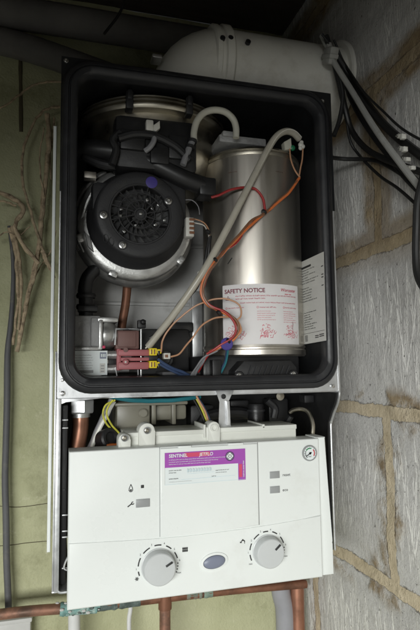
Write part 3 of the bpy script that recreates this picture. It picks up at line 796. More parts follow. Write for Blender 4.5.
# black hoses and boxes in the dark upper left
b = MB()
b.tube(path(.662, (118, 138), (135, 134), (155, 136), (175, 146), (190, 160)), .0055, 'black_plastic', 10)
b.tube(path(.664, (112, 165), (116, 150), (113, 140), (120, 132)), .005, 'black_plastic', 10)
b.build('black_hoses', boiler)
b = MB(); pbox(b, 114, 115, 200, 172, .669, .76, 'black_plastic', .008); pbox(b, 120, 128, 146, 150, .664, .70, 'black_plastic', .003); pbox(b, 168, 134, 194, 160, .665, .70, 'black_plastic', .003); pbox(b, 150, 146, 170, 164, .664, .70, 'black_plastic', .003); b.build('inlet_housing', boiler)
b = MB(); p = at(150.5, 126, .662)
b.box(p-Vector((.0065, .004, .008)), p+Vector((.0035, .006, .007)), 'white_plastic', .0018)
b.prism([(p.x+.0035, p.z+.001), (p.x+.012, p.z+.008), (p.x+.0125, p.z-.002), (p.x+.006, p.z-.008), (p.x+.002, p.z-.007)], p.y-.002, p.y+.005, 'white_plastic', .001)
b.tube([p+Vector((.004, 0, -.008)), at(154, 140, .660), at(150, 147, .660), at(145, 151, .664)], .0035, 'w_grey', 8)
b.build('ignition_lead', boiler)
# cream looped hose and its grey tail
b = MB(); b.tube(path(.660, (194, 141), (194, 132), (197, 121), (204, 113), (214, 110), (225, 112), (233, 119), (236, 128), (236, 138)), .0045, 'tube_cream', 12)
b.build('looped_hose', boiler)
b = MB(); b.tube(path(.660, (193, 140), (190, 146), (186, 156), (183, 165)), .0042, 'w_grey', 10)
for q_ in ((192.5, 141), (190, 147)): b.lathe([(.006, -.002), (.006, .002)], at(*q_, .660), (.2, 0, 1), 'black_plastic', 14)
b.build('hose_tail', boiler)
# clear condensate/sensing tube
b = MB()
tp = path(.655, (299, 139, .675), (293, 133, .668), (285, 131.5, .662), (276, 137, .658), (267, 151, .655), (253, 178, .653), (240, 203, .652), (222, 238, .652), (203, 272, .655), (180, 306, .67), (160, 332, .69), (148, 347, .70))
b.tube(tp, .0047, 'tube_clear', 16)
for s_ in (-1, 1):
    b.tube([p+(CR*.8*s_+CU*.45*s_)*.0037-CF*.0026 for p in tp], .0010, 'tube_edge', 6)
b.build('clear_tube', boiler)
# spark electrode leads at the top right
b = MB(); p = at(287, 145, .672)
b.prism([(v.x, v.z) for v in path(.672, (283, 143), (290, 139), (291, 150), (284, 151))], .668, .678, 'tube_cream', .001)
b.build('electrode_terminal', boiler)
b = MB(); p = at(292.5, 148, .670); b.sphere(p, .0042, 'green', (1, .8, 1), 10, 8); b.build('green_cap', boiler)
b = MB()
for dx, dz, r in ((0, 0, .0042), (.0026, -.002, .0036), (-.0006, -.0045, .0034), (.001, .004, .003)): b.sphere(at(301, 145, .668)+Vector((dx, 0, dz)), r, 'white_plastic', (1, .8, 1), 10, 8)
b.build('white_terminal', boiler)
p = at(285.5, 120, .80); screw(boiler, p, .003, name='bolt')
b = MB(); pbox(b, 245, 96, 272, 112, .74, .76, 'steel_dull', .002); b.tube(path(.74, (256, 112), (250, 122)), .004, 'steel_dull', 10, raw=True); b.build('flue_bracket', boiler)

# ---- wiring
def wire(name, m, r, pts, d=.66, label=None, seg=8):
    P = catmull(path(d, *pts), 8); q_ = len(name)*3.7+pts[0][0]
    P = [p+Vector((noise.noise(p*60+Vector((q_, 0, 0))), .4*noise.noise(p*60+Vector((0, q_, 0))), noise.noise(p*60+Vector((0, 0, q_)))))*.0011 for p in P]
    b = MB(); b.tube(P, r, m, seg, raw=True); o = b.build(name, boiler)
    if label: tag(o, label)
    return o
wire('red_wire', 'w_red', .0018, [(211, 197, .668), (219, 195, .664), (230, 190, .662), (243, 187.5, .66), (255, 189, .66), (263, 199, .658), (265, 211, .657)])
wire('lead_wire', 'w_tan', .0011, [(289.5, 149, .668), (291, 160, .664), (295, 170, .66), (300, 177, .658)])
wire('lead_wire', 'w_tan', .0011, [(302.5, 149, .665), (302, 160, .662), (300, 172, .66), (299, 180, .658)])
wire('orange_lead', 'w_orange', .0019, [(299, 178, .658), (292, 189, .656), (281, 200, .655), (265, 213, .654), (250, 226, .652), (236, 240, .651), (222, 254, .651), (212, 265, .652), (204, 280, .655), (201.5, 292, .656), (206, 303, .655), (216, 309, .654), (228, 315, .652), (237, 323, .651), (239, 332, .651), (233, 340, .652), (222, 346, .654), (210, 352, .66)])
wire('brown_lead', 'w_brown', .0016, [(297, 181, .657), (289, 191, .656), (276, 203, .655), (264, 214, .653), (251, 221, .651), (240, 234, .65), (228, 247, .65), (216, 262, .65), (208, 274, .652), (203, 286, .654), (204, 297, .654), (212, 307, .652), (224, 311, .65), (235, 319, .649), (239, 329, .649), (234, 337, .65), (224, 344, .652)])
wire('red_wire', 'w_red', .0015, [(262, 216, .655), (250, 225, .655), (236, 243, .654), (223, 252, .653), (212, 268, .654), (205, 282, .655), (203, 294, .655), (210, 305, .652), (225, 312, .648), (234, 322, .647), (236, 331, .647), (230, 339, .648), (218, 347, .652), (207, 354, .66)])
wire('tan_wire', 'w_tan', .0012, [(161, 352, .69), (163, 340, .685), (170, 328, .68), (183, 315, .672), (200, 304, .665), (216, 299, .66), (230, 300, .655), (240, 306, .652), (241, 316, .65), (235, 321, .65)])
wire('tan_wire', 'w_tan', .0012, [(171, 357, .688), (180, 353, .684), (190, 341, .678), (201, 327, .67), (212, 319, .664), (224, 317, .658), (234, 318, .652), (240, 325, .65), (240, 333, .65), (228, 342, .652)])
wire('white_wire', 'w_white', .0009, [(194, 223, .678), (203, 225, .674), (207, 231, .67), (209, 237, .668), (210, 245, .668)])
wire('white_wire', 'w_tan', .0009, [(193, 219, .68), (203, 222, .674), (208, 228, .67), (210, 236, .668)])
wire('thin_wire', 'w_grey', .0007, [(180, 200, .69), (192, 200, .688), (198, 206, .686), (199, 215, .685)])
wire('black_wire', 'w_black', .0022, [(210, 236, .668), (209, 250, .668), (206, 268, .67), (200, 282, .675), (190, 296, .685), (178, 312, .70), (168, 326, .71), (150, 338, .72)])
wire('black_wire', 'w_black', .0022, [(209, 238, .668), (206, 256, .668), (203, 270, .67), (193, 288, .68), (180, 302, .695), (170, 318, .71)])
wire('grey_wire', 'w_grey', .0016, [(205, 268, .669), (199, 281, .672), (189, 293, .682), (175, 310, .695)])
wire('blue_wire', 'w_blue', .0020, [(158, 359, .69), (168, 366, .688), (180, 371, .686), (195, 377, .684), (210, 378, .682), (220, 372, .678), (226, 360, .672), (227, 346, .662)])
wire('blue_wire', 'w_blue', .0018, [(159, 364, .69), (172, 371, .688), (190, 377, .686), (206, 381, .684)])
wire('teal_lead', 'w_teal', .0013, [(207, 380, .68), (218, 377, .676), (225, 366, .67), (228, 352, .664), (227, 345, .66)])
for k in range(5):
    wire('grey_strand', 'w_grey', .0012, [(222-k*1.2, 347+k*.8, .658), (211-k*1.6, 352+k*1.2, .664), (203-k*1.5, 362+k, .67), (195-k*1.2, 375+k*.5, .68)])
wire('red_wire', 'w_red', .0014, [(226, 343, .656), (216, 348, .66), (208, 355, .665), (198, 372, .68)])
b = MB(); b.lathe([(.0082, 0), (.0082, .002), (.007, .003), (0, .003)], at(226.5, 344, .652), (0, -1, 0), 'purple', 28); tag(b.build('round_tag', boiler), 'round violet plastic tag on the wires')
for px, py, d in ((264, 212, .651), (215, 260, .648), (219, 313, .648), (208, 232, .664), (228, 341, .648)):
    b = MB(); b.lathe([(.0036, -.0018), (.0042, -.001), (.0042, .001), (.0036, .0018)], at(px, py, d+.003), (.7, 0, .6), 'w_black', 14); b.build('cable_tie', boiler)
b = MB(); b.lathe([(.0042, -.0018), (.0046, 0), (.0042, .0018)], at(204.5, 272, .667), (.35, 0, .8), 'white_plastic', 14); b.tube(path(.664, (204, 270), (198, 273), (205, 276)), .0012, 'white_plastic', 6); b.build('cable_tie', boiler)
b = MB(); b.tube(path(.655, (232, 258), (228, 264)), .0008, 'w_black', 6, raw=True); b.build('cable_tie', boiler)

# ------------------------------------------------------------------ lower compartment
D2 = .705
b = MB(); b.tube(path(D2, (80, 402, .715), (80.5, 415), (80, 430), (76, 452), (74, 470)), .0102, 'copper_bright', 18)
cp = b.build('flow_pipe', boiler)
b = MB(); b.lathe([(.0155, -.009), (.0165, -.007), (.0165, .007), (.0155, .009)], at(80.5, 406, D2), (0, 0, 1), 'galv', 6); b.lathe([(.0122, -.014), (.0122, -.008)], at(80.5, 406, D2), (0, 0, 1), 'alu', 24); b.build('hex_nut', cp, angle=20)
wire('drain_tube', 'w_grey', .0035, [(112, 398, .70), (106, 412), (97, 430), (88, 452), (82, 466)], .70)
wire('drain_tube', 'pvc_white', .0026, [(114, 401, .695), (108, 413), (99, 430), (90, 452)], .694)
wire('earth_wire', 'w_yellow', .0012, [(115, 400), (106, 405), (103, 414), (107, 424), (115, 432), (121, 440)], .68)
wire('earth_wire', 'w_yellow', .0012, [(113, 400), (108, 407), (107, 415), (112, 425), (119, 433), (123, 441)], .678)
b = MB()
pbox(b, 117, 402, 150, 432, .70, .76, 'beige_plastic', .004); pbox(b, 150, 405, 187, 420, .71, .76, 'beige_plastic', .004)
pbox(b, 126, 396, 142, 403, .71, .75, 'beige_plastic', .003); pbox(b, 116, 402, 188, 405.5, .697, .76, 'beige_plastic', .0015)
pbox(b, 152, 402, 156, 424, .70, .75, 'beige_plastic', .001); pbox(b, 172, 402, 176, 424, .70, .75, 'beige_plastic', .001)
b.lathe([(.006, 0), (.006, .003), (.0045, .004), (0, .004)], at(143, 413, .70), (0, -1, 0), 'beige_plastic', 20)
b.build('diverter_body', boiler)
b = MB(); b.lathe([(.013, -.01), (.013, .006), (.011, .008), (.008, .008), (.007, .004), (0, .004)], at(108, 439, .68), (.5, -1, .3), 'black_plastic', 28); b.tube(path(.69, (112, 437), (118, 441), (122, 446)), .005, 'black_plastic', 10); b.build('pump_plug', boiler)
b = MB(); pbox(b, 107, 444.5, 119, 452, .665, .68, 'orange', .001); b.build('orange_clip', boiler)
wire('teal_cable', 'w_teal', .0028, [(110, 397, .69), (130, 400), (150, 401), (175, 400), (200, 397, .69)], .682)
for k, (m, dx) in enumerate((('w_black', 0), ('w_yellow', 3), ('w_blue', 6), ('w_tan', 4.5))):
    wire('loom_wire', m, .0014, [(192+dx, 396), (197+dx, 405), (203+dx, 418), (207+dx, 430)], .69-.002*k)
b = MB(); b.tube(path(.74, (200, 425), (210, 415), (240, 412), (262, 420)), .008, 'black_plastic', 10); pbox(b, 190, 405, 215, 430, .75, .78, 'black_plastic', .004); pbox(b, 230, 400, 250, 420, .76, .79, 'black_plastic', .003); b.build('dark_pipework', boiler)
b = MB(); c = at(256, 412, .72); b.lathe([(.0, .012), (.010, .012), (.0115, .009), (.0115, -.02), (0, -.02)], c, (0, 0, 1), 'black_plastic', 28); b.lathe([(.013, .001), (.013, .004)], c, (0, 0, 1), 'rubber', 28)
b.tube(path(.715, (267, 400), (275, 408), (274, 418)), .0055, 'black_plastic', 10); b.lathe([(.006, 0), (.006, .005), (0, .006)], at(279, 396, .71), (0, -1, 0), 'steel_dull', 16); b.build('relief_valve', boiler)
b = MB(); pbox(b, 304, 395, 315, 403, .72, .74, 'black_plastic', .001); b.build('side_block', boiler)
b = MB(); pbox(b, 268, 398, 290, 432, .77, .80, 'black_plastic', .003); b.build('side_block', boiler)
wire('gauge_capillary', 'steel_dull', .0028, [(290, 413, .70), (294, 410, .695), (302, 409, .688), (309, 413, .68), (312.5, 424, .67), (313, 442, .665)])
wire('gauge_sleeve', 'black_plastic', .0045, [(291, 416, .70), (287, 424, .705), (289, 436, .71)])
# hanger bracket
b = MB()
b.prism([(v.x, v.z) for v in path(.654, (215.5, 391), (233.5, 390.5), (228, 401), (229, 424), (233, 428), (218, 429), (219.5, 402))], .6525, .6545, 'galv', .0004)
b.prism([(v.x, v.z) for v in path(.650, (226, 401), (229.2, 401), (230.2, 425), (227, 425))], .648, .6524, 'galv', .0003)
hb = b.build('hanger_bracket', boiler)
b = MB(); b.lathe([(.0032, -.001), (.0032, .0005), (.0022, .0007), (.0018, .0002), (0, .0002)], at(223.5, 396.5, .6523), (0, -1, 0), 'w_black', 16); b.build('bracket_hole', hb)

# ------------------------------------------------------------------ control panel
PD = .62
def pp(px, py, d=PD): v = at(px, py, d); return (v.x, v.z)
PX0, PX1, PZ0, PZ1 = pp(68, 500)[0], pp(322, 500)[0], -.2585, -.0895
b = MB()
tl, tr, br_, bl = pp(68, 454), pp(321, 436.5), pp(321, 581), pp(68, 607)
z1 = (tl[1]+tr[1])/2; z0 = (bl[1]+br_[1])/2
PX0 = (tl[0]+bl[0])/2; PX1 = (tr[0]+br_[0])/2
b.prism([(PX0, z0), (PX1, z0), (PX1, z1), (PX0, z1)], PD, PD+.030, 'white_paint', .0022, seg=3)
# right return, stepped at the bottom
xr = pp(327.3, 500, PD+.004)[0]; xr2 = pp(333.5, 560, PD+.004)[0]; zs = pp(330, 543, PD+.004)[1]
b.prism([(PX1-.002, z0+.0004), (xr2, z0+.0004), (xr2, zs), (xr2-.0022, zs+.002), (xr, z1+.001), (PX1-.002, z1+.001)], PD+.0035, PD+.034, 'white_paint', .0015)
# lower section, a shallow step with a bowed upper edge
low = [pp(68.5+.2, 543.5), pp(90, 542.5), pp(118, 541), pp(150, 539), pp(185, 536), pp(215, 532.5), pp(245, 528.5), pp(275, 524), pp(300, 519.5), pp(320, 515)]
lowpoly = [(PX0+.0012, low[0][1])]+low[1:-1]+[(PX1-.0012, low[-1][1]), (PX1-.0012, z0+.0014), (PX0+.0012, z0+.0014)]
b.prism(lowpoly, PD-.0012, PD+.004, 'white_paint', .0012, seg=3)
panel = b.build('control_panel', boiler, angle=28)
# centre flap
b = MB()
fl = [pp(160, 449.5), pp(257, 442.5), pp(257.2, 525), pp(215, 531.2), pp(185, 534.6), pp(160, 537)]
xa, xb = fl[0][0], fl[1][0]; zt_ = z1-.0016
b.prism([(xa, zt_), (xb, zt_), (xb, fl[2][1]), fl[3], fl[4], (xa, fl[5][1])], PD-.0020, PD+.002, 'white_paint', .0014, seg=3)
for px0, px1 in ((178, 191), (228, 243)):
    pa, pb_ = pp(px0, 448), pp(px1, 447); b.box((pa[0], PD-.0016, zt_-.001), (pb_[0], PD+.006, zt_+.0016), 'white_paint', .0006)
flap = b.build('flap', panel)
b = MB(); b.box((xa-.0009, PD-.0002, fl[5][1]), (xa-.0002, PD+.001, zt_+.001), 'grey_button', .0002); b.build('flap_gap', panel)
b = MB(); b.box((xb+.0002, PD-.0002, fl[2][1]), (xb+.0012, PD+.001, zt_+.001), 'grey_button', .0002); b.build('flap_gap', panel)

# sticker on the flap
sx0, sz1 = pp(164.5, 453, PD-.0020); sx1 = pp(245.5, 470, PD-.0020)[0]; sz0 = pp(164.5, 485, PD-.0020)[1]
f = plane_map((sx0, PD-.0020, sz0), h=.0002); W, H = sx1-sx0, sz1-sz0
g = lambda k: (lambda u, v: f(u*W, v*H, k))
b = MB(); b.patch(g(1), 0, 0, 1, 1, 'st_white'); b.patch(g(2), 0, .53, 1, 1, 'st_purple'); b.patch(g(2), .905, -.02, 1, .53, 'st_purple')
b.patch(g(3), .44-.20, .83, .67-.12, .97, 'st_red')
ft = lambda k: (lambda u, v: f(u, v, k))
b.text(ft(4), 'SENTINEL', .05*W, .845*H, .0053, 'st_white', bold=.00012, squeeze=.95)
b.text(ft(4), 'JETFLO', .42*W, .845*H, .0053, 'st_white', bold=.00008, shear=.15)
R0 = random.Random(2)
for k in range(3): b.words(ft(4), .05*W, (.76-.1*k)*W, (.755-.07*k)*H, .0010, 'st_white', rnd=R0)
cu, cv = .80*W, .78*H
b.arc(ft(4), cu, cv, .0022, 0, 360, .0044, 'st_white', 24); b.arc(ft(5), cu, cv, .0049, 0, 360, .0013, 'st_dark', 24)
b.poly(ft(5), [(cu-.003, cv), (cu, cv-.0025), (cu+.003, cv), (cu, cv+.0025)], 'grey_button'); b.poly(ft(6), [(cu-.0016, cv), (cu, cv-.0013), (cu+.0016, cv), (cu, cv+.0013)], 'st_white')
for a in range(4): b.arc(ft(6), cu, cv, .0036, 20+90*a, 70+90*a, .0007, 'st_dark', 5)
b.patch(g(3), .915, .08, .955, .50, 'st_red'); b.words(lambda u, v: f(.975*W-v, u, 4), .08*H, .62*H, -.0006, .0016, 'st_white', rnd=R0)
b.words(ft(3), .05*W, .22*W, .42*H, .0011, 'ink', rnd=R0); b.words(ft(3), .05*W, .15*W, .35*H, .0011, 'ink', rnd=R0)
b.words(ft(3), .05*W, .17*W, .16*H, .0013, 'ink', rnd=R0); b.words(ft(3), .05*W, .33*W, .07*H, .0006, 'grey_button', rnd=R0)
b.words(ft(3), .62*W, .79*W, .34*H, .0010, 'ink', rnd=R0); b.words(ft(3), .62*W, .76*W, .27*H, .0008, 'ink', rnd=R0); b.words(ft(3), .57*W, .63*W, .16*H, .0010, 'ink', rnd=R0)
b.stroke(ft(3), [(.27*W, .30*H), (.60*W, .31*H)], .0003, 'st_line'); b.stroke(ft(3), [(.20*W, .13*H), (.86*W, .15*H)], .0003, 'st_line')
u = .27*W                                                  # faint blue handwriting
for k in range(9):
    x = u+k*.0042*W/.1; x = .27*W+k*.034*W
    b.stroke(ft(4), [(x, .34*H), (x+.006*W, .47*H), (x+.013*W, .35*H), (x+.02*W, .45*H), (x+.026*W, .36*H)], .00035, 'st_line')
b.stroke(ft(3), [(0, 0), (1*W, 0)], .0003, 'st_line'); b.stroke(ft(3), [(0, 0), (0, H)], .0003, 'paper_dim')
tag(b.build('sticker', panel, normals=False), 'white sticker with a purple band and purple right edge')

# printed marks
PF = plane_map((0, PD, 0), h=.0003); PL = plane_map((0, PD-.0012, 0), h=.0003)
sc = PD/FPX*1.02
b = MB()
def P_(px, py, low=False): return pp(px, py, PD-.0012 if low else PD)
x, z = P_(130.8, 488.5)                                    # flame
b.stroke(PF, [(x, z+.0045), (x-.0018, z+.0005), (x-.0021, z-.002), (x-.001, z-.0035), (x+.001, z-.0035), (x+.0021, z-.002), (x+.0018, z+.0005), (x, z+.0045)], .0008, 'ink')
b.arc(PF, x, z-.0018, .0006, 0, 360, .0012, 'ink', 8)
b.build('flame_symbol', panel, normals=False); b = MB()
x, z = P_(130.5, 504.5)                                    # spanner
b.stroke(PF, [(x-.0030, z-.0022), (x+.0010, z+.0006)], .0013, 'ink'); b.arc(PF, x+.0024, z+.0013, .0013, 60, 350, .0011, 'ink', 10)
b.build('spanner_symbol', panel, normals=False); b = MB()
x, z = P_(185, 549.5, True)                                # radiator
for k in range(4): b.patch(PL, x-.0030+.0016*k, z-.0026, x-.0030+.0016*k+.0012, z+.0026, 'ink')
b.patch(PL, x-.0034, z-.0016, x+.0034, z-.0010, 'ink'); b.patch(PL, x-.0034, z+.0010, x+.0034, z+.0016, 'ink')
b.build('radiator_symbol', panel, normals=False); b = MB()
x, z = P_(136.8, 579, True)                                # snowflake
for k in range(3):
    a = k*PI/3; b.stroke(PL, [(x-.0023*math.cos(a), z-.0023*math.sin(a)), (x+.0023*math.cos(a), z+.0023*math.sin(a))], .0005, 'ink')
b.arc(PL, x, z, .0014, 0, 360, .0004, 'ink', 12)
b.build('frost_symbol', panel, normals=False); b = MB()
x, z = P_(242.3, 541.8, True)                              # tap
b.arc(PL, x+.0008, z-.0005, .0022, 10, 150, .0013, 'ink', 8); b.patch(PL, x-.003, z-.0012, x-.0008, z+.0004, 'ink'); b.patch(PL, x-.0002, z+.0015, x+.0012, z+.003, 'ink'); b.patch(PL, x+.0024, z-.0022, x+.0032, z+.0002, 'ink')
b.build('tap_symbol', panel, normals=False)
K1 = P_(158.3, 566, True); K2 = P_(267.3, 550.5, True)
KR = .0188
def dial(c, R, ang, digits, lo, hi, lolab):
    b = MB()
    for a, dg in zip(ang, digits):
        a_ = math.radians(a); b.text(PL, dg, c[0]+1.33*R*math.cos(a_), c[1]+1.33*R*math.sin(a_)-.0010, .0031, 'ink', 'CENTER')
    al = [lo]+list(ang)
    for a, c_ in zip(al[:-1], al[1:]): b.arc(PL, c[0], c[1], 1.22*R, a-7, c_+7, .0014, 'ink', 6)
    for k in range(4):
        a_ = math.radians(ang[-1]-7-(ang[-1]-hi-4)*k/3.3); x, z = c[0]+1.2*R*math.cos(a_), c[1]+1.2*R*math.sin(a_); b.arc(PL, x, z, .0004, 0, 360, .0008, 'ink', 8)
    a_ = math.radians(hi); b.text(PL, 'max', c[0]+1.22*R*math.cos(a_), c[1]+1.22*R*math.sin(a_)-.002, .0030, 'ink')
    if lolab: a_ = math.radians(lo); b.text(PL, lolab, c[0]+1.25*R*math.cos(a_), c[1]+1.25*R*math.sin(a_)-.002, .0030, 'ink', 'RIGHT')
    b.build('dial_markings', panel, normals=False)
dial(K1, KR, (182, 145, 108, 74, 42, 9), '123456', 208, -22, None)
dial(K2, KR*.97, (180, 146, 110, 79, 47, 11), '123456', 212, -20, 'min')
for k, s_ in ((475, 'reset'), (490, 'eco')):
    x, z = P_(282.5, k+1.3); b = MB(); b.text(PF, s_, x, z, .0050, 'ink', bold=.00003); b.build('button_caption', panel, normals=False)
# small buttons and lamp
def button(px, py, w, h, m='grey_button', label=None):
    x, z = P_(px, py); bb = MB(); bb.box((x-w/2-.0004, PD-.0004, z-h/2-.0004), (x+w/2+.0004, PD+.001, z+h/2+.0004), 'knob', .0003)
    bb.box((x-w/2, PD-.0014, z-h/2), (x+w/2, PD+.002, z+h/2), m, .0006); o = bb.build('push_button', panel); 
    if label: tag(o, label)
button(142.8, 503, .0155, .0088); button(274.6, 474.8, .0125, .0080); button(274.8, 489.6, .0125, .0080)
x, z = P_(142.4, 486.5); bb = MB(); bb.box((x-.0018, PD-.0006, z-.0018), (x+.0018, PD+.001, z+.0018), 'ink', .0005); bb.build('indicator_lamp', panel)
# oval reset button
x, z = P_(214, 561.5, True); bb = MB()
def oval(a, c, d): return [Vector((x+a*math.cos(2*PI*k/40), d, z+c*math.sin(2*PI*k/40)+a*math.cos(2*PI*k/40)*.07)) for k in range(40)]
bb.loft([oval(.0170, .0105, PD), oval(.0165, .0100, PD-.0025), oval(.0135, .0076, PD-.0030), oval(.0133, .0074, PD-.0015)], 'white_paint')
ov = bb.build('oval_button_surround', panel)
bb = MB(); bb.loft([oval(.0131, .0072, PD-.0006), oval(.0129, .0070, PD-.0034), oval(.0112, .0056, PD-.0045), oval(.006, .003, PD-.005)], 'blue_button', False, True); bb.build('oval_button', panel)
# knobs
for c, R, pa in ((K1, KR, 28), (K2, KR*.96, 40)):
    bb = MB(); C = (c[0], PD-.0012, c[1])
    bb.lathe([(R*1.045, -.001), (R*1.045, .001), (R*.99, .0015), (R*.97, .006), (R*.955, .0105), (R*.93, .0122), (R*.88, .0130), (R*.5, .0134), (0, .0135)], C, (0, -1, 0), 'knob', 64)
    a = math.radians(pa); mid = Vector((c[0]+.60*R*math.cos(a), PD-.0146, c[1]+.60*R*math.sin(a)))
    bb.box(mid-Vector((.0042, .0012, .0011)), mid+Vector((.0042, .0008, .0011)), 'ink', .0004, Matrix.Rotation(-a, 3, 'Y'))
    bb.build('knob', panel)
# pressure gauge
x, z = P_(309.2, 453); G_ = Vector((x, PD, z)); bb = MB(); R = .0098
bb.lathe([(R, -.002), (R*1.0, .0015), (R*.95, .0028), (R*.85, .0030), (R*.80, .0018)], G_, (0, -1, 0), 'grey_button', 48)
bb.lathe([(R*.82, .0012), (R*.82, .0022), (0, .0022)], G_, (0, -1, 0), 'st_white', 48)
gf = plane_map(G_+Vector((0, -.0022, 0)), h=.0002)
bb.arc(gf, 0, 0, R*.62, 150, 235, .0009, 'ink', 8); bb.arc(gf, 0, 0, R*.62, 70, 145, .0014, 'g_green', 8); bb.arc(gf, 0, 0, R*.62, -35, 45, .0014, 'g_red', 8)
for k in range(13):
    a = math.radians(-45+22.5*k); bb.stroke(gf, [(R*.70*math.cos(a), R*.70*math.sin(a)), (R*.78*math.cos(a), R*.78*math.sin(a))], .0004, 'ink')
bb.text(gf, 'bar', 0, -R*.48, .0035, 'ink', 'CENTER')
gf2 = plane_map(G_+Vector((0, -.0022, 0)), h=.0008)
a = math.radians(212); bb.stroke(gf2, [(-R*.2*math.cos(a), -R*.2*math.sin(a)), (R*.62*math.cos(a), R*.62*math.sin(a))], .0011, 'ink'); bb.arc(gf2, 0, 0, .0008, 0, 360, .0016, 'ink', 12)
bb.build('pressure_gauge', panel, normals=False)

# white moulded box behind the fascia
b = MB()
BD = .645
x0, x1 = pp(121, 450, BD)[0], pp(296.5, 440, BD)[0]
ztop = (pp(150, 434, BD)[1]+pp(280, 423.5, BD)[1])/2
zlo = z1-.02
b.box((x0+.004, BD, zlo), (x1, .72, ztop-.002), 'cream_plastic', .0015)
xm = pp(207, 430, BD)[0]
b.box((x0+.004, BD-.002, ztop-.0055), (xm-.004, .70, ztop), 'cream_plastic', .001)
b.box((xm+.012, BD-.002, ztop-.0050), (x1, .69, ztop+.001), 'cream_plastic', .001)
b.box((xm-.002, BD-.004, ztop-.014), (xm+.010, .68, ztop+.003), 'cream_plastic', .0015)
b.box((pp(262, 430, BD)[0], BD-.002, ztop-.002), (pp(264.5, 430, BD)[0], .70, ztop+.003), 'cream_plastic', .0008)
b.box((pp(203, 430, BD)[0], BD-.004, ztop-.01), (pp(205, 430, BD)[0], .69, ztop+.006), 'cream_plastic', .0006)
# lugs
for px, py, d, r in ((124.5, 440, .634, .0072), (147, 431.5, .638, .0098), (214, 428, .640, .0078), (267, 430, .66, .006)):
    v = at(px, py, d); pts = [(v.x-r, zlo), (v.x-r, v.z)]+[(v.x+r*math.cos(math.radians(180-15*k)), v.z+r*math.sin(math.radians(180-15*k))) for k in range(1, 12)]+[(v.x+r, v.z), (v.x+r, zlo)]
    b.prism(pts, d, d+.02, 'cream_plastic', .0012)
    if px < 160: continue
    b.lathe([(.0048, .001), (.0048, -.002), (.003, -.002), (.0026, .002), (0, .002)], v, (0, 1, 0), 'cream_plastic', 24)
cb = b.build('control_box', boiler)
for px, py, d in ((124.5, 438, .6335), (147, 430.5, .6375)):
    bb = MB(); v = at(px, py, d); bb.lathe([(.0042, .001), (.0042, -.0016), (.0034, -.0018), (.0030, .0004), (0, .0004)], v, (0, 1, 0), 'grey_button', 24); bb.build('screw_collar', cb); screw(cb, v-Vector((0, .0006, 0)), .0018, m='steel_dull')

# ------------------------------------------------------------------ flue
FD = .735
flue = thing('flue_pipe', 'dirty white plastic flue pipe bending out of the boiler top into the block wall', 'flue pipe', (at(196, 80, FD).x, FD, BZ1))
R = .0600; fx = at(150.5, 62, FD).x+R; fz = at(237, 31, FD-.02).z-R*.97
b = MB()
pts = [Vector((fx, FD, min(BZ1-.01, fz-.06))), Vector((fx, FD, fz-.050))]+[Vector((fx+.050-.050*math.cos(math.radians(a)), FD, fz-.050+.050*math.sin(math.radians(a)))) for a in range(10, 91, 10)]+[Vector((at(222, 66, FD).x, FD, fz))]
b.tube(pts, R, 'pvc_white', 48, raw=True); b.build('elbow', flue)
b = MB(); xa = at(215, 66, FD-.05).x
b.lathe([(R+.001, 0), (R+.004, .002), (R+.004, .008), (R+.002, .010), (R+.002, .014), (R+.0055, .016), (R+.0055, .026), (R+.002, .029), (R, .030)], (xa, FD, fz), (1, 0, 0), 'pvc_white', 64); b.build('collar', flue)
b = MB(); b.tube([Vector((xa+.02, FD, fz)), Vector((SIDE+.01, FD, fz))], R, 'pvc_white', 64, raw=True); b.build('duct', flue)
b = MB(); b.lathe([(R+.011, 0), (R+.011, .004), (R+.008, .006), (R+.003, .006)], (SIDE-.001, FD, fz), (-1, 0, 0), 'pvc_white', 64); b.build('wall_seal', flue)
b = MB(); b.lathe([(R+.004, 0), (R+.004, .003), (R, .006)], (fx, FD, BZ1+.004), (0, 0, 1), 'pvc_white', 48); b.build('base_collar', flue)
for px, py in ((219, 45.5), (227, 45), (244, 49)):
    v = at(px, py, FD-.045); a = math.asin(min(1, (v.z-fz)/(R+.005))); q_ = Vector((v.x, FD-(R+.0055)*math.cos(a), fz+(R+.0055)*math.sin(a)))
    b = MB(); b.lathe([(.0038, -.004), (.0038, .0006), (.002, .0012), (0, .0008)], q_, (0, -math.cos(a), math.sin(a)), 'w_black', 14); b.build('screw', flue)
b = MB(); p = at(155.5, 60, .70); b.box(p-Vector((.006, .01, .002)), p+Vector((.008, .01, .0035)), 'alu', .001); b.build('fixing_lug', flue)

# ------------------------------------------------------------------ pipes, cables, stems
def lone(name, label, cat, parts, group=None):
    b = MB()
    for pts, r, m in parts: b.tube(pts, r, m, 12)
    o = pts0 = Vector(parts[0][0][0]); return b.thing(name, label, cat, origin=o, group=group)
lone('lagged_pipe', 'thick dark lagged pipe along the wall above the boiler, the upper one', 'pipe', [(path(.88, (-60, 2), (60, 20), (170, 38), (260, 52)), .026, 'lag')])
lone('lagged_pipe', 'dark lagged pipe left of the boiler, the lower one nearer the corner', 'pipe', [(path(.89, (-60, 28), (20, 46), (80, 66), (130, 84)), .022, 'lag')])
b = MB(); b.tube(path(.80, (127, -6), (119, 14), (104, 34)), .0022, 'w_black', 8); b.thing('hanging_cord', 'thin dark cord hanging against the lagged pipe above the boiler', 'cord', origin=at(127, -6, .8))

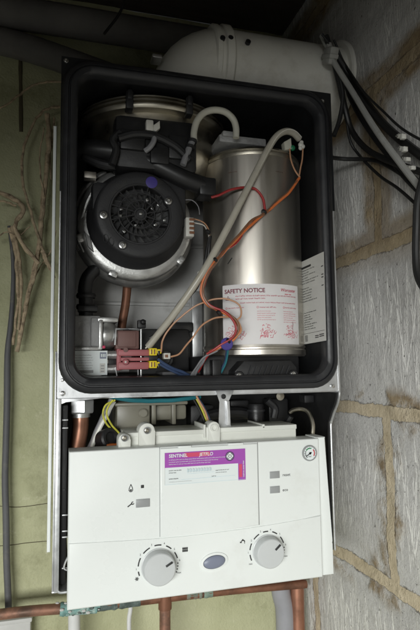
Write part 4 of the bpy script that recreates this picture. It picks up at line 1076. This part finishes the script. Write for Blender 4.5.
def wp(px, py, x):
    p = atx(px, py, x)
    return at(px, py, .662-(.42-x)*.5) if (px < 358 and p.y > .66) else p
b = MB(); cab = [(329, 44, .404), (333, 60, .398), (352, 91, .39), (374, 127, .385), (398, 160, .38), (426, 195, .375), (470, 245, .37)]
b.tube([wp(*c) for c in cab], .0040, 'cable_pale', 10); b.thing('grey_cable', 'pale grey cable slanting down the block wall from the flue', 'cable', origin=wp(*cab[0]))
bl = [([(326, 36, .41), (333, 58, .408), (339, 82, .405), (345, 108, .405), (352, 131, .405), (368, 150, .405), (395, 163, .40), (440, 178, .40)], .0042, 'black cable curving down behind the pale grey cable'),
      ([(336, 60, .40), (340, 78, .398), (343, 96, .40), (340, 118, .41), (334, 136, .412)], .0032, 'short black cable dropping over the end of the flue'),
      ([(340, 70, .407), (356, 104, .407), (376, 138, .405), (404, 170, .402), (440, 205, .40)], .0050, 'thick black cable running beside the pale grey cable'),
      ([(326, 157, .412), (345, 159, .413), (372, 160, .412), (392, 168, .41), (440, 200, .41)], .0030, 'black cable running level from the boiler corner along the blocks'),
      ([(334, 52, .40), (352, 80, .405), (372, 110, .41), (394, 134, .408), (440, 170, .405)], .0055, 'black cable highest of the bunch on the block wall'),
      ([(424, 175, .37), (418, 200, .372), (416.5, 225, .374), (416, 255, .374), (418, 276, .372), (426, 290, .37), (440, 296, .37)], .0042, 'black cable looping down at the right edge below the bunch')]
for pts, r, lab in bl+[([(322, 34, .40), (330, 46, .40), (342, 74, .40), (350, 100, .405), (366, 128, .405), (384, 150, .405), (402, 176, .40), (440, 214, .395)], .0018, 'thin black wire sagging beneath the pale grey cable'),
      ([(334, 40, .40), (346, 66, .40), (364, 92, .40), (384, 112, .402), (404, 130, .40), (440, 150, .395)], .0016, 'thin black wire arching above the bunch of thick cables'),
      ([(346, 112, .41), (350, 140, .41), (360, 156, .408), (380, 176, .405), (400, 190, .40), (440, 226, .395)], .0020, 'thin black wire hanging lowest of the bunch on the block wall')]:
    b = MB(); b.tube([wp(*c) for c in pts], r, 'w_black', 10); b.thing('black_cable', lab, 'cable', origin=wp(*pts[0]), group='black cables on the block wall')
cl_ = [((401.5, 137), 'topmost white cable clip on the black cables'), ((403, 149.5), 'second white cable clip from the top on the black cables'), ((407, 159.5), 'third white cable clip from the top on the black cables'), ((412, 168), 'lowest white cable clip on the black cables')]
for (px, py), lab in cl_:
    v = atx(px, py, .392); b = MB(); k = 1 if py < 155 else .7
    b.box(v-Vector((.003, .005*k, .002)), v+Vector((.003, .005*k, .0035*k)), 'white_plastic', .0008, Matrix.Rotation(.5, 3, 'X')); b.box(v+Vector((-.004, -.007*k, -.005*k)), v+Vector((.002, -.002*k, .001)), 'white_plastic', .0006)
    b.lathe([(.0016, 0), (.0016, .003), (0, .0032)], v+Vector((-.003, .002, .002)), (-1, 0, 0), 'screw', 10)
    b.thing('cable_clip', lab, 'cable clip', origin=v, group='white clips on the cables')
v = at(330.5, 56, .656); b = MB(); b.box(v-Vector((.007, .012, .012)), v+Vector((.007, .012, .012)), 'cable_pale', .003, Matrix.Rotation(.5, 3, 'X')); b.box(v+Vector((-.008, -.014, -.004)), v+Vector((.006, .014, .002)), 'cable_pale', .001, Matrix.Rotation(.5, 3, 'X'))
b.tube([v+Vector((0, 0, .01)), at(326, 44, .662), at(322, 36, .67)], .004, 'cable_pale', 8)
b.thing('cable_gland', 'taped grey cable joint at the end of the white flue', 'cable joint', origin=v)

# dry climbing stems on the left
vine = thing('dry_climber', 'dry brown twining plant stems up the green wall left of the boiler', 'climbing plant', at(20, 352, .91))
def stem(pts, r0, r1, d=.90):
    b = MB(); P = catmull(path(d, *pts), 8); k = len(P); s_ = random.random()*50
    P = [p+Vector((noise.noise(Vector((i*.35, s_, 0))), .5*noise.noise(Vector((i*.35, s_, 5))), noise.noise(Vector((i*.35, s_, 9)))))*.0016 for i, p in enumerate(P)]
    b.tube(P, lambda t: .92*(r0+(r1-r0)*t)*(1+.30*noise.noise(Vector((t*14, s_, 2)))), 'bark', 9, raw=True); b.build('stem', vine)
stem([(17, 352), (22, 325), (27, 300), (33, 276), (38, 252), (41, 225), (43, 200), (47, 165), (49, 140), (47, 114)], .0040, .0046)
stem([(9, 228), (14, 245), (17, 268), (18, 300), (15, 325), (13, 345)], .0036, .0022)
stem([(12, 226), (18, 250), (20, 275), (21, 300), (18, 330)], .003, .0024, .895)
stem([(-6, 190), (8, 196), (19, 203), (23, 211), (16, 222), (15, 230), (24, 246), (39, 264)], .0042, .0036, .885)
stem([(60, 107), (47, 109), (36, 119), (26, 140), (22, 160), (23, 183), (29, 206), (36, 230), (45, 255), (54, 278)], .0024, .0024, .895)
stem([(-6, 110), (8, 104), (20, 94), (32, 86), (46, 82), (62, 82)], .0018, .002, .89)
stem([(54, 118), (53, 135), (50, 155), (51, 180)], .0022, .0016, .91)
stem([(42, 250), (46, 262), (50, 270)], .0035, .001, .895)
stem([(38, 250), (36, 270), (30, 290), (26, 305)], .0030, .0028, .893)
stem([(-6, 200), (6, 202), (16, 206)], .0018, .0022, .885)
stem([(44, 196), (40, 170), (40, 150), (44, 128)], .0014, .0012, .893)
stem([(30, 290), (40, 268), (52, 248), (56, 230)], .0012, .0009, .905)
stem([(-6, 240), (6, 232), (18, 236), (30, 226)], .0013, .001, .89)
b = MB(); cp_ = [(9, 226), (13, 262), (12.5, 300), (10, 330), (7.5, 355), (7, 400), (6, 440), (5, 480), (6, 520), (6.5, 560), (8, 596), (9, 640)]
b.tube(path(.912, *cp_), lambda t: .0028+.0024*min(1, t*2.5), 'cable_grey', 12); b.thing('wall_cable', 'dark grey cable hanging down the green wall at the left edge', 'cable', origin=at(9, 640, .912))

# pipes below
PB = .862
h1 = at(-20, 616, PB); 
cpipe = thing('copper_pipe', 'copper pipe running level under the boiler with a green corroded joint', 'pipe', at(-20, 616, PB))
b = MB(); b.tube(path(PB, (-30, 619), (0, 614.5), (30, 611), (64, 608.5)), .0076, 'copper', 16); b.tube(path(PB, (95, 606.5), (165, 598), (235, 590), (306, 584)), .0066, 'copper_dark', 14); b.build('pipe_run', cpipe)
b = MB(); rv = random.Random(4)
P = catmull(path(PB, (60, 609.3), (78, 608), (97, 606.5)), 8); 
b.tube(P, lambda t: .0092*(1+.16*noise.noise(Vector((t*9, 2, 3)))), 'verdigris', 14, raw=True)
for k in range(60):
    p = at(rv.uniform(62, 96), 0, PB); t_ = rv.random(); q_ = P[int(t_*(len(P)-1))]; a = rv.uniform(0, 2*PI)
    b.sphere(q_+Vector((rv.uniform(-.006, .006), .0088*math.sin(a)-.001, .0088*math.cos(a))), rv.uniform(.0012, .003), rv.choice(['verdigris', 'verdigris', 'concrete', 'verd_dark']), (1.3, 1, .8), 7, 5)
b.build('corroded_joint', cpipe)
b = MB(); P = catmull(path(PB, (97, 606.5), (118, 604), (140, 601)), 6); b.tube(P, lambda t: .0072*(1+.2*noise.noise(Vector((t*11, 5, 1)))), 'verd_dark', 12, raw=True); b.build('green_deposit', cpipe)
b = MB(); P = catmull(path(PB, (186, 595.2), (200, 593.8), (212, 592.6)), 6); b.tube(P, lambda t: .0069*(1+.2*noise.noise(Vector((t*11, 7, 1)))), 'verd_green', 12, raw=True); b.build('green_deposit', cpipe)
b = MB(); b.tube(path(PB, (165, 598), (165, 660)), .0088, 'copper', 16, raw=True); b.lathe([(.0105, -.010), (.0105, .012)], at(165, 602, PB), (0, 0, 1), 'copper_dark', 20); b.build('tee_branch', cpipe)
lone('copper_drop_pipe', 'upright copper pipe in the corner beside the grey plastic pipe', 'pipe', [(path(.875, (297.5, 560), (297.5, 600), (299, 660)), .0115, 'copper_bright')])
lone('waste_pipe', 'upright grey plastic pipe below the right end of the boiler', 'pipe', [(path(.885, (279, 565), (281, 592), (285, 612), (286, 660)), .0165, 'pvc_grey')])
lone('white_drain_pipe', 'upright white plastic pipe under the left end of the panel', 'pipe', [(path(.885, (73.5, 575), (74, 600), (74.5, 660)), .0092, 'pipe_white')])
lone('white_thin_cable', 'thin white cable hanging under the boiler beside the copper branch', 'cable', [(path(.90, (130.5, 585), (130.5, 608), (129, 622), (130, 660)), .0036, 'pipe_white')])
b = MB(); a = at(-12, 623.5, .90); c = at(30, 660, .90); b.box((a.x, .902, c.z-.03), (c.x, .926, a.z), 'concrete', .003); b.box((a.x-.002, .898, a.z-.006), (c.x+.002, .926, a.z+.001), 'concrete', .002)
b.thing('junction_box', 'pale grey box below the copper pipe at the lower left corner', 'box', origin=Vector(((a.x+c.x)/2, .92, c.z-.03)))

# ------------------------------------------------------------------ light, world, camera
W_ = bpy.data.worlds.new('World'); S.world = W_; W_.use_nodes = True
W_.node_tree.nodes['Background'].inputs[0].default_value = (.80, .86, .95, 1); W_.node_tree.nodes['Background'].inputs[1].default_value = .03
def area(name, loc, target, sx, sy, power, col):
    l = bpy.data.lights.new(name, 'AREA'); l.shape = 'RECTANGLE'; l.size = sx; l.size_y = sy; l.energy = power; l.color = col
    o = bpy.data.objects.new(name, l); COL.objects.link(o); o.location = loc
    o.rotation_euler = (Vector(target)-Vector(loc)).to_track_quat('-Z', 'Y').to_euler(); return o
area('doorway_daylight', (-1.50, -2.0, .02), (.15, .7, .0), 2.2, .7, 121, (.985, 1.0, .975))

cam = bpy.data.cameras.new('camera'); co = bpy.data.objects.new('camera', cam); COL.objects.link(co); S.camera = co
cam.sensor_fit = 'VERTICAL'; cam.sensor_height = 24; cam.lens = FPX/630*24; cam.clip_start = .01; cam.clip_end = 100
co.matrix_world = Matrix(((CR.x, CU.x, -CF.x, 0), (CR.y, CU.y, -CF.y, 0), (CR.z, CU.z, -CF.z, 0), (0, 0, 0, 1)))
S.view_settings.view_transform = 'Standard'; S.view_settings.look = 'None'; S.view_settings.exposure = 0; S.view_settings.gamma = 1
